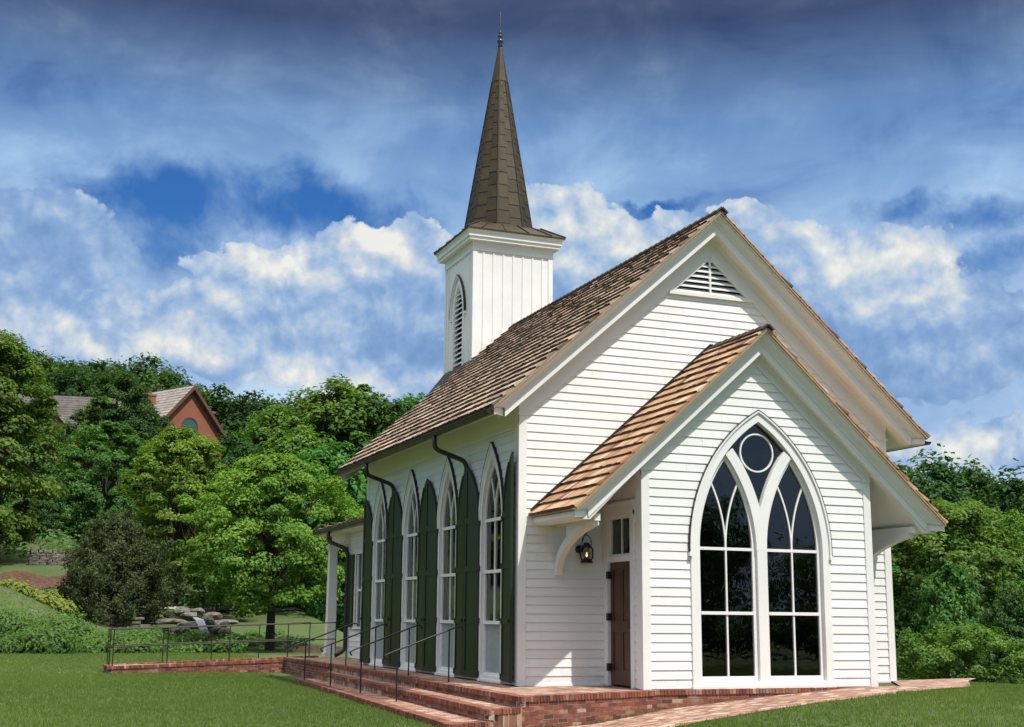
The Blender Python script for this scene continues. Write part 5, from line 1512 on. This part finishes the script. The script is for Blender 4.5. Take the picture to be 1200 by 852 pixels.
CU = [(0.89, 15.7, 4.35, 2.51, 0.8), (-0.34, 13.4, 3.89, 2.15, 0.8), (4.38, 12.14, 5.6, 1.85, 1), (8.08, 12.57, 4.98, 2.34, 1), (14.53, 15.95, 3.79, 1.82, 1), (16.81, 17.18, 2.21, 1.21, 1), (11.01, 15.51, 3.33, 1.36, 1), (8.13, 15.11, 2.11, 0.9, 0.8), (12.27, 13.17, 6.7, 2.67, 1), (16.96, 14.3, 3.59, 3.26, 1), (15.85, 11.38, 5.92, 1.73, 1), (25.75, 16.49, 3.77, 2.36, 1), (23.94, 17.65, 3.62, 1.6, 1), (28.95, 17.3, 3.53, 1.29, 1), (24.94, 14.77, 2.39, 1.54, 1), (37.4, 15.91, 5.06, 1.7, 1), (34.51, 14.32, 3.55, 2.7, 1), (39.08, 12.39, 5.58, 3.5, 1), (43.14, 12.31, 2.86, 2.52, 1), (32.88, 17.52, 3.26, 0.97, 1), (42.33, 7.28, 4.94, 1.38, 0.9), (28.12, 15.11, 3.53, 2.29, 1)]
WH = [(15.9, 16.88, 3.41, 1.37, 1), (11.19, 15.67, 3.34, 1.14, 1), (8.4, 15.13, 1.92, 0.9, 0.8), (4.39, 12.07, 4.83, 1.26, 0.8), (11.79, 10.58, 1.62, 1.0, 0.8), (14.69, 10.76, 2.35, 0.77, 0.6), (25.75, 16.99, 3.78, 1.9, 1), (23.34, 17.77, 2.41, 1.14, 0.8), (37.78, 16.11, 5.22, 1.47, 1), (32.88, 17.52, 3.07, 0.97, 0.9), (39.54, 14.4, 2.49, 1.32, 0.6), (42.34, 7.46, 3.98, 0.94, 0.9), (13.8, 14.2, 1.57, 1.52, 0.6), (8.0, 14.08, 2.29, 0.94, 0.6)]
HO = [(9.33, 18.12, 8.88, 2.05, 0.88), (4.33, 18.72, 2.96, 1.67, 0.56), (13.28, 17.79, 5.38, 1.74, 0.72), (6.53, 16.6, 3.85, 2.12, 0.64), (39.34, 17.79, 2.6, 0.81, 0.55), (42.19, 16.98, 3.39, 0.98, 0.55), (42.96, 15.11, 2.33, 1.08, 0.55), (29.37, 18.65, 2.65, 0.34, 0.48)]

# ------------------------------------------------------------------ sky, sun, camera
SUNV = Vector((.385, -1.0, 1.856)).normalized()
EXPO = .45
def build_sky():
    w = bpy.data.worlds.new('World'); SC.world = w; w.use_nodes = True; w.cycles.sampling_method = 'MANUAL'; w.cycles.sample_map_resolution = 512
    t = w.node_tree; nt = NT(t); bg = t.nodes['Background']
    sky = nt.n('TexSky'); sky.sky_type = 'NISHITA'; sky.sun_disc = False
    sky.sun_elevation = math.asin(SUNV.z); sky.sun_rotation = math.atan2(SUNV.x, SUNV.y)
    sky.air_density = 1.2; sky.dust_density = .6; sky.ozone_density = 2.0
    geo = nt.n('TexCoord').outputs['Generated']
    nrm = nt.n('VectorMath', operation='NORMALIZE'); nt.l(geo, nrm.inputs[0]); dirv = nrm.outputs[0]
    sc = nt.n('VectorMath', operation='SCALE'); nt.l(dirv, sc.inputs[0]); sc.inputs[3].default_value = 57.3
    pd = sc.outputs[0]
    sp = nt.n('SeparateXYZ'); nt.l(dirv, sp.inputs[0])
    az = nt.math('MULTIPLY', nt.math('ARCTAN2', sp.outputs[0], sp.outputs[1]), 57.2958)
    el = nt.math('MULTIPLY', nt.math('ARCSINE', sp.outputs[2]), 57.2958)
    n1 = nt.n('TexNoise'); n1.inputs['Scale'].default_value = .16; n1.inputs['Detail'].default_value = 4; nt.l(pd, n1.inputs['Vector'])
    n2 = nt.n('TexNoise'); n2.inputs['Scale'].default_value = .55; n2.inputs['Detail'].default_value = 5; n2.inputs['Roughness'].default_value = .62; nt.l(pd, n2.inputs['Vector'])
    s1 = nt.n('SeparateColor'); nt.l(n1.outputs['Color'], s1.inputs[0]); s2 = nt.n('SeparateColor'); nt.l(n2.outputs['Color'], s2.inputs[0])
    def warp(base, a, b, ka, kb):
        return nt.math('ADD', nt.math('ADD', base, nt.math('MULTIPLY', nt.math('SUBTRACT', a, .5), ka)), nt.math('MULTIPLY', nt.math('SUBTRACT', b, .5), kb))
    A = warp(az, s1.outputs[0], s2.outputs[0], 5.0, 2.8); E_ = warp(el, s1.outputs[1], s2.outputs[1], 2.6, 1.8)
    def blobs(lst, A, E_):
        out = None
        for (a, e, ra, re, wt) in lst:
            dx = nt.math('MULTIPLY', nt.math('SUBTRACT', A, a), 1 / ra); dy = nt.math('MULTIPLY', nt.math('SUBTRACT', E_, e), 1 / re)
            r2 = nt.math('ADD', nt.math('MULTIPLY', dx, dx), nt.math('MULTIPLY', dy, dy))
            v = nt.math('MULTIPLY', nt.math('SUBTRACT', 1.0, r2), wt)
            out = v if out is None else nt.math('SMOOTH_MAX', out, v, .25)
        return nt.math('MAXIMUM', out, -2.0)
    # fine billow noise, sampled twice to find the sunlit upper edges of the puffs
    def fbm(off):
        v = nt.n('VectorMath', operation='ADD'); nt.l(pd, v.inputs[0]); v.inputs[1].default_value = off
        return nt.noise(v.outputs[0], .32, 9, .58, .25)
    fa = fbm((0, 0, 0)); fb = fbm((.25, -.25, .75))
    def puffs(off):
        v = nt.n('VectorMath', operation='ADD'); nt.l(pd, v.inputs[0]); v.inputs[1].default_value = off
        o = None
        for scl, amp in ((.33, 1.0), (.75, .55), (1.7, .3)):
            q_ = nt.math('MULTIPLY', nt.math('ABSOLUTE', nt.math('SUBTRACT', nt.noise(v.outputs[0], scl, 0, .5, .3), .5)), 2.6 * amp)
            o = q_ if o is None else nt.math('ADD', o, q_)
        return nt.math('SUBTRACT', o, .62)
    pa = puffs((0, 0, 0)); pb = puffs((.25, -.25, .75))
    relief = nt.math('ADD', nt.math('SUBTRACT', fa, fb), nt.math('MULTIPLY', nt.math('SUBTRACT', pa, pb), .20))
    wisp_m = nt.n('Mapping'); wisp_m.inputs['Scale'].default_value = (.13, .13, .30); nt.l(pd, wisp_m.inputs[0])
    wisp = nt.noise(wisp_m.outputs[0], 1.0, 7, .55, .5)
    wisp2 = nt.noise(pd, .14, 8, .62, .5)
    # clear sky
    hs = nt.n('HueSaturation'); hs.inputs['Saturation'].default_value = 1.25; hs.inputs['Value'].default_value = 1.0; nt.l(sky.outputs[0], hs.inputs['Color'])
    nish = nt.n('VectorMath', operation='SCALE'); nt.l(hs.outputs[0], nish.inputs[0]); nish.inputs[3].default_value = SKY_K
    e01 = nt.mr(el, 0, 90, 0, 1, False)
    q = lambda e: e / 90.
    deep = nt.ramp(e01, [(0, (.40, .56, .78)), (q(8), (.20, .40, .72)), (q(13), (.065, .25, .63)), (q(18), (.03, .165, .54)), (q(26), (.025, .12, .42)), (1, (.03, .13, .42))])
    clear = nt.mix(.75, nish.outputs[0], deep)
    # high veil of stratus: darkens toward the top of the picture, brightened overhead, out of view, as fill light
    vcol = nt.ramp(e01, [(0, (.42, .55, .76)), (q(6), (.36, .52, .76)), (q(11), (.34, .51, .76)), (q(16), (.38, .545, .78)), (q(19), (.235, .41, .69)), (q(22), (.145, .28, .54)), (q(24.3), (.10, .18, .35)), (q(26.4), (.05, .08, .175)), (q(30), (.07, .09, .16)), (q(40), (1.3, 1.33, 1.35)), (1, (2.5, 2.5, 2.5))])
    wv = nt.math('ADD', nt.math('MULTIPLY', wisp, .55), nt.math('MULTIPLY', wisp2, .45))
    vcol = nt.mix(nt.math('MULTIPLY', nt.mr(wv, .47, .66), .75), vcol, nt.mix(1.0, nt.mix(1.0, vcol, (1.75, 1.5, 1.25), 'MULTIPLY'), (.03, .03, .03), 'ADD'))
    vcol = nt.mix(nt.math('MULTIPLY', nt.mr(wv, .49, .33), .70), vcol, nt.mix(1.0, vcol, (.42, .52, .70), 'MULTIPLY'))
    hole = blobs(HO, A, E_)
    hole = nt.math('ADD', hole, nt.math('MULTIPLY', nt.math('SUBTRACT', fa, .5), 2.0))
    veil = nt.mr(hole, -.15, .85, .98, .0)
    col = nt.mix(veil, clear, vcol)
    # cumulus
    cu = blobs(CU, A, E_)
    far_az = nt.mr(nt.math('ABSOLUTE', nt.math('SUBTRACT', az, 21.0)), 30, 45)
    elsewhere = nt.math('SUBTRACT', nt.math('MULTIPLY', far_az, nt.math('ADD', 1.6, nt.mr(wisp2, .48, .62))), 1.6)
    cu = nt.math('MAXIMUM', cu, nt.math('SUBTRACT', nt.math('SUBTRACT', elsewhere, nt.mr(el, 20, 70)), .35))
    dens = nt.math('ADD', nt.math('ADD', cu, nt.math('MULTIPLY', nt.math('SUBTRACT', fa, .5), 1.3)), nt.math('ADD', nt.math('MULTIPLY', pa, .55), nt.math('MULTIPLY', nt.math('MINIMUM', nt.math('ADD', cu, .55), 0.0), 4.0)))
    cov = nt.mr(dens, .06, .24)
    wh = nt.math('MAXIMUM', blobs(WH, A, E_), -1.0)
    lit = nt.math('ADD', nt.math('ADD', nt.math('MULTIPLY', wh, .55), nt.math('MULTIPLY', relief, 3.4)), nt.math('ADD', nt.math('MULTIPLY', nt.math('SUBTRACT', fa, .5), .7), nt.math('MULTIPLY', nt.math('SUBTRACT', wisp2, .5), .8)))
    ccol = nt.ramp(nt.mr(lit, -1.15, 1.0, 0, 1, False), [(0, (.18, .32, .58)), (.28, (.25, .40, .66)), (.50, (.37, .51, .72)), (.70, (.55, .64, .75)), (.86, (.72, .755, .755)), (1, (.87, .87, .83))])
    col = nt.mix(nt.math('MULTIPLY', cov, .96), col, ccol)
    # pale band near the horizon
    col = nt.mix(nt.mr(el, 7, -1, 0, .55), col, (.50, .60, .74))
    # below the horizon
    col = nt.mix(nt.mr(el, -.5, -4), col, (.06, .09, .04))
    nt.l(col, bg.inputs[0]); bg.inputs[1].default_value = SKY_S
SKY_K = .06; SKY_S = .74
build_sky()
sl_ = bpy.data.lights.new('sun', 'SUN'); sl_.energy = 3.6; sl_.angle = R(.53); sl_.color = (1.0, .955, .88)
so = bpy.data.objects.new('sun', sl_); COL.objects.link(so); so.rotation_euler = SUNV.to_track_quat('Z', 'Y').to_euler(); so.location = (20, -40, 60)

cam = bpy.data.cameras.new('camera'); co_ = bpy.data.objects.new('camera', cam); COL.objects.link(co_)
cam.sensor_fit = 'HORIZONTAL'; cam.sensor_width = 36; cam.lens = 1476.17 / 1200 * 36; cam.shift_x = (600 - 588.99) / 1200; cam.shift_y = (451.13 - 426) / 1200
cam.clip_start = .1; cam.clip_end = 3000
fw = Vector((0.35789522, 0.91594022, 0.18156137)); rt = Vector((0.9307883, -0.36545149, 0.00885118)); upv = Vector((-0.07445902, -0.16582741, 0.98333978))
co_.matrix_world = Matrix(((rt.x, upv.x, -fw.x, -9.2346), (rt.y, upv.y, -fw.y, -22.6815), (rt.z, upv.z, -fw.z, 1.27), (0, 0, 0, 1)))
SC.camera = co_
SC.view_settings.view_transform = 'Standard'; SC.view_settings.look = 'None'; SC.view_settings.exposure = EXPO; SC.view_settings.gamma = 1
SC.render.engine = 'CYCLES'
cy_ = SC.cycles
cy_.max_bounces = 8; cy_.diffuse_bounces = 3; cy_.glossy_bounces = 4; cy_.transmission_bounces = 6; cy_.transparent_max_bounces = 12
cy_.use_denoising = True; cy_.caustics_reflective = False; cy_.caustics_refractive = False; cy_.sample_clamp_indirect = 8
